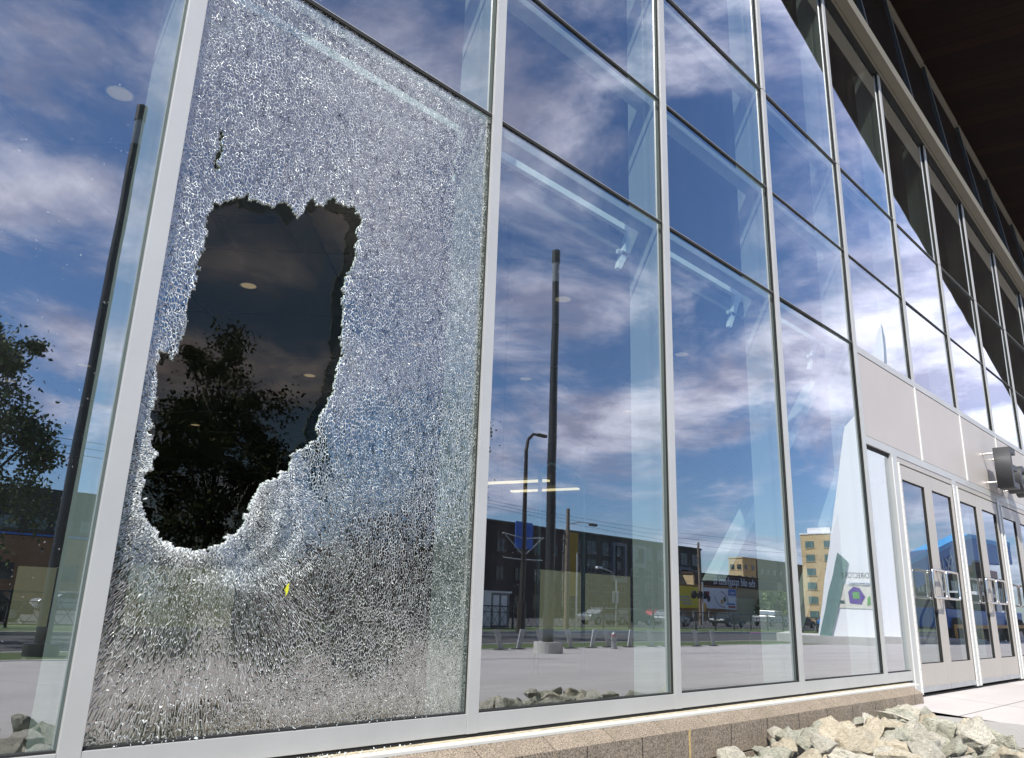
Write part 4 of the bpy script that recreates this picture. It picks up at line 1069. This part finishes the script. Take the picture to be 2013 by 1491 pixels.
b = MB(); q = [(.215,-.5),(.33,-.5),(.52,3.4),(.435,3.9)]
b.add([F(a, c_, .05) for a, c_ in q]+[F(a, c_, -.2) for a, c_ in q], [(3,2,1,0),(0,1,5,4),(1,2,6,5),(2,3,7,6),(3,0,4,7)], 'pylon_glass'); b.build('glass_slot', t)
ang = math.atan2(PD.y, PD.x)
o = text_mesh('directory_lettering', 'DIRECTORY', .42, .02, 'black_paint', t); o.scale = (.62, 1, 1)
o.rotation_euler = (R(90), 0, ang+math.pi); o.location = F(.70, 2.52, .24)
b = MB()
def quad(q, o_, m_): b.add([F(a, c_, o_) for a, c_ in q], [tuple(range(len(q)))], m_)
quad([(.41,.95),(.71,.95),(.71,2.2),(.41,2.2)], .03, 'ivory')
quad([(.51,1.2),(.61,1.15),(.65,1.55),(.61,2.0),(.55,2.08),(.50,1.8)], .04, 'purple_paint')
quad([(.54,1.45),(.60,1.45),(.60,1.8),(.54,1.8)], .05, 'green_paint'); quad([(.66,1.1),(.69,1.2),(.69,1.65),(.67,1.5)], .05, 'green_paint'); quad([(.42,1.2),(.46,1.2),(.46,1.35),(.42,1.35)], .05, 'window_green'); b.build('map_panel', t)

# blue boom lift
t = empty('boom_lift', (60, -13.5, -.9), label='big blue boom lift with long raised arm and white numbers', cat='boom lift')
b = MB(); b.hexa([(-12,-.4,2.9),(-1,-.4,5.0),(-1,.4,5.0),(-12,.4,2.9),(-12,-.4,4.3),(-1,-.4,6.7),(-1,.4,6.7),(-12,.4,4.3)], 'blue_paint')
b.hexa([(-1,-.4,5.3),(11,-.4,5.6),(11,.4,5.6),(-1,.4,5.3),(-1,-.4,6.7),(11,-.4,7.0),(11,.4,7.0),(-1,.4,6.7)], 'blue_paint'); b.build('boom', t)
b = MB(); b.hexa([(-12,-.45,4.3),(-1,-.45,6.7),(-1,.45,6.7),(-12,.45,4.3),(-12,-.45,4.6),(-1,-.45,7.0),(-1,.45,7.0),(-12,.45,4.6)], 'blue_light')
b.hexa([(-1,-.45,6.7),(11,-.45,7.0),(11,.45,7.0),(-1,.45,6.7),(-1,-.45,7.0),(11,-.45,7.3),(11,.45,7.3),(-1,.45,7.0)], 'blue_light'); b.build('boom_cap', t)
o = text_mesh('lettering', 'SX-180', 1.25, .04, 'white_paint', t); o.rotation_euler = (R(90), R(0), R(180)); o.location = (-4.6, .46, 4.5); o.rotation_euler = (R(90), R(11), R(180))
b = MB(); b.box(-9, 9, -1.6, 1.0, .9, 2.0, 'blue_paint'); b.box(-6, 4, -1.4, .9, 2.0, 3.0, 'interior_dark'); b.build('chassis', t, bevel=.08)
for wx in (-7.8, 7.4):
    for wy in (-1.6, .9): b = MB(); b.tube([(wx, wy-.25, .75), (wx, wy+.35, .75)], .78, 'tyre', 20); b.build('wheel', t)
t = empty('barrier_rail', (60, -11.6, -.8), label='long orange barrier rail in front of the boom lift', cat='barrier')
b = MB(); b.box(-11, 22, -.05, .05, .85, 1.05, 'orange_paint'); b.build('rail', t)
b = MB()
for q in range(8): b.box(-11+q*4.6, -10.9+q*4.6, -.05, .05, 0, .85, 'orange_paint')
b.build('post', t)
t = empty('a_frame_sign', (66.5, -12.6, -.85), label='ivory folding A frame sign on the plaza by the boom lift', cat='sign')
for s_ in (-1, 1):
    b = MB(); b.hexa([(-.9,.45*s_-.04,0),(.9,.45*s_-.04,0),(.9,.45*s_+.04,0),(-.9,.45*s_+.04,0),(-.6,-.04,2.1),(.6,-.04,2.1),(.6,.04,2.1),(-.6,.04,2.1)], 'ivory'); b.build('board', t)
t = empty('box_truck', (76, -17.5, -.95), label='white flat sided service truck parked behind the boom lift', cat='truck')
b = MB(); b.box(-5, 4, -1.3, 1.3, 1.0, 3.4, 'interior_dark'); b.box(-5, 4, -1.35, 1.35, 3.4, 3.7, 'white_paint'); b.box(-5, 4, 1.3, 1.34, 1.9, 2.3, 'galvanised'); b.build('body', t)
b = MB(); b.box(4, 6.4, -1.2, 1.2, .8, 3.0, 'white_paint'); b.build('cab', t, bevel=.1)
for wx in (-3.6, 4.9):
    for wy in (-1.2, 1.2): b = MB(); b.tube([(wx, wy-.15, .5), (wx, wy+.15, .5)], .5, 'tyre', 16); b.build('wheel', t)
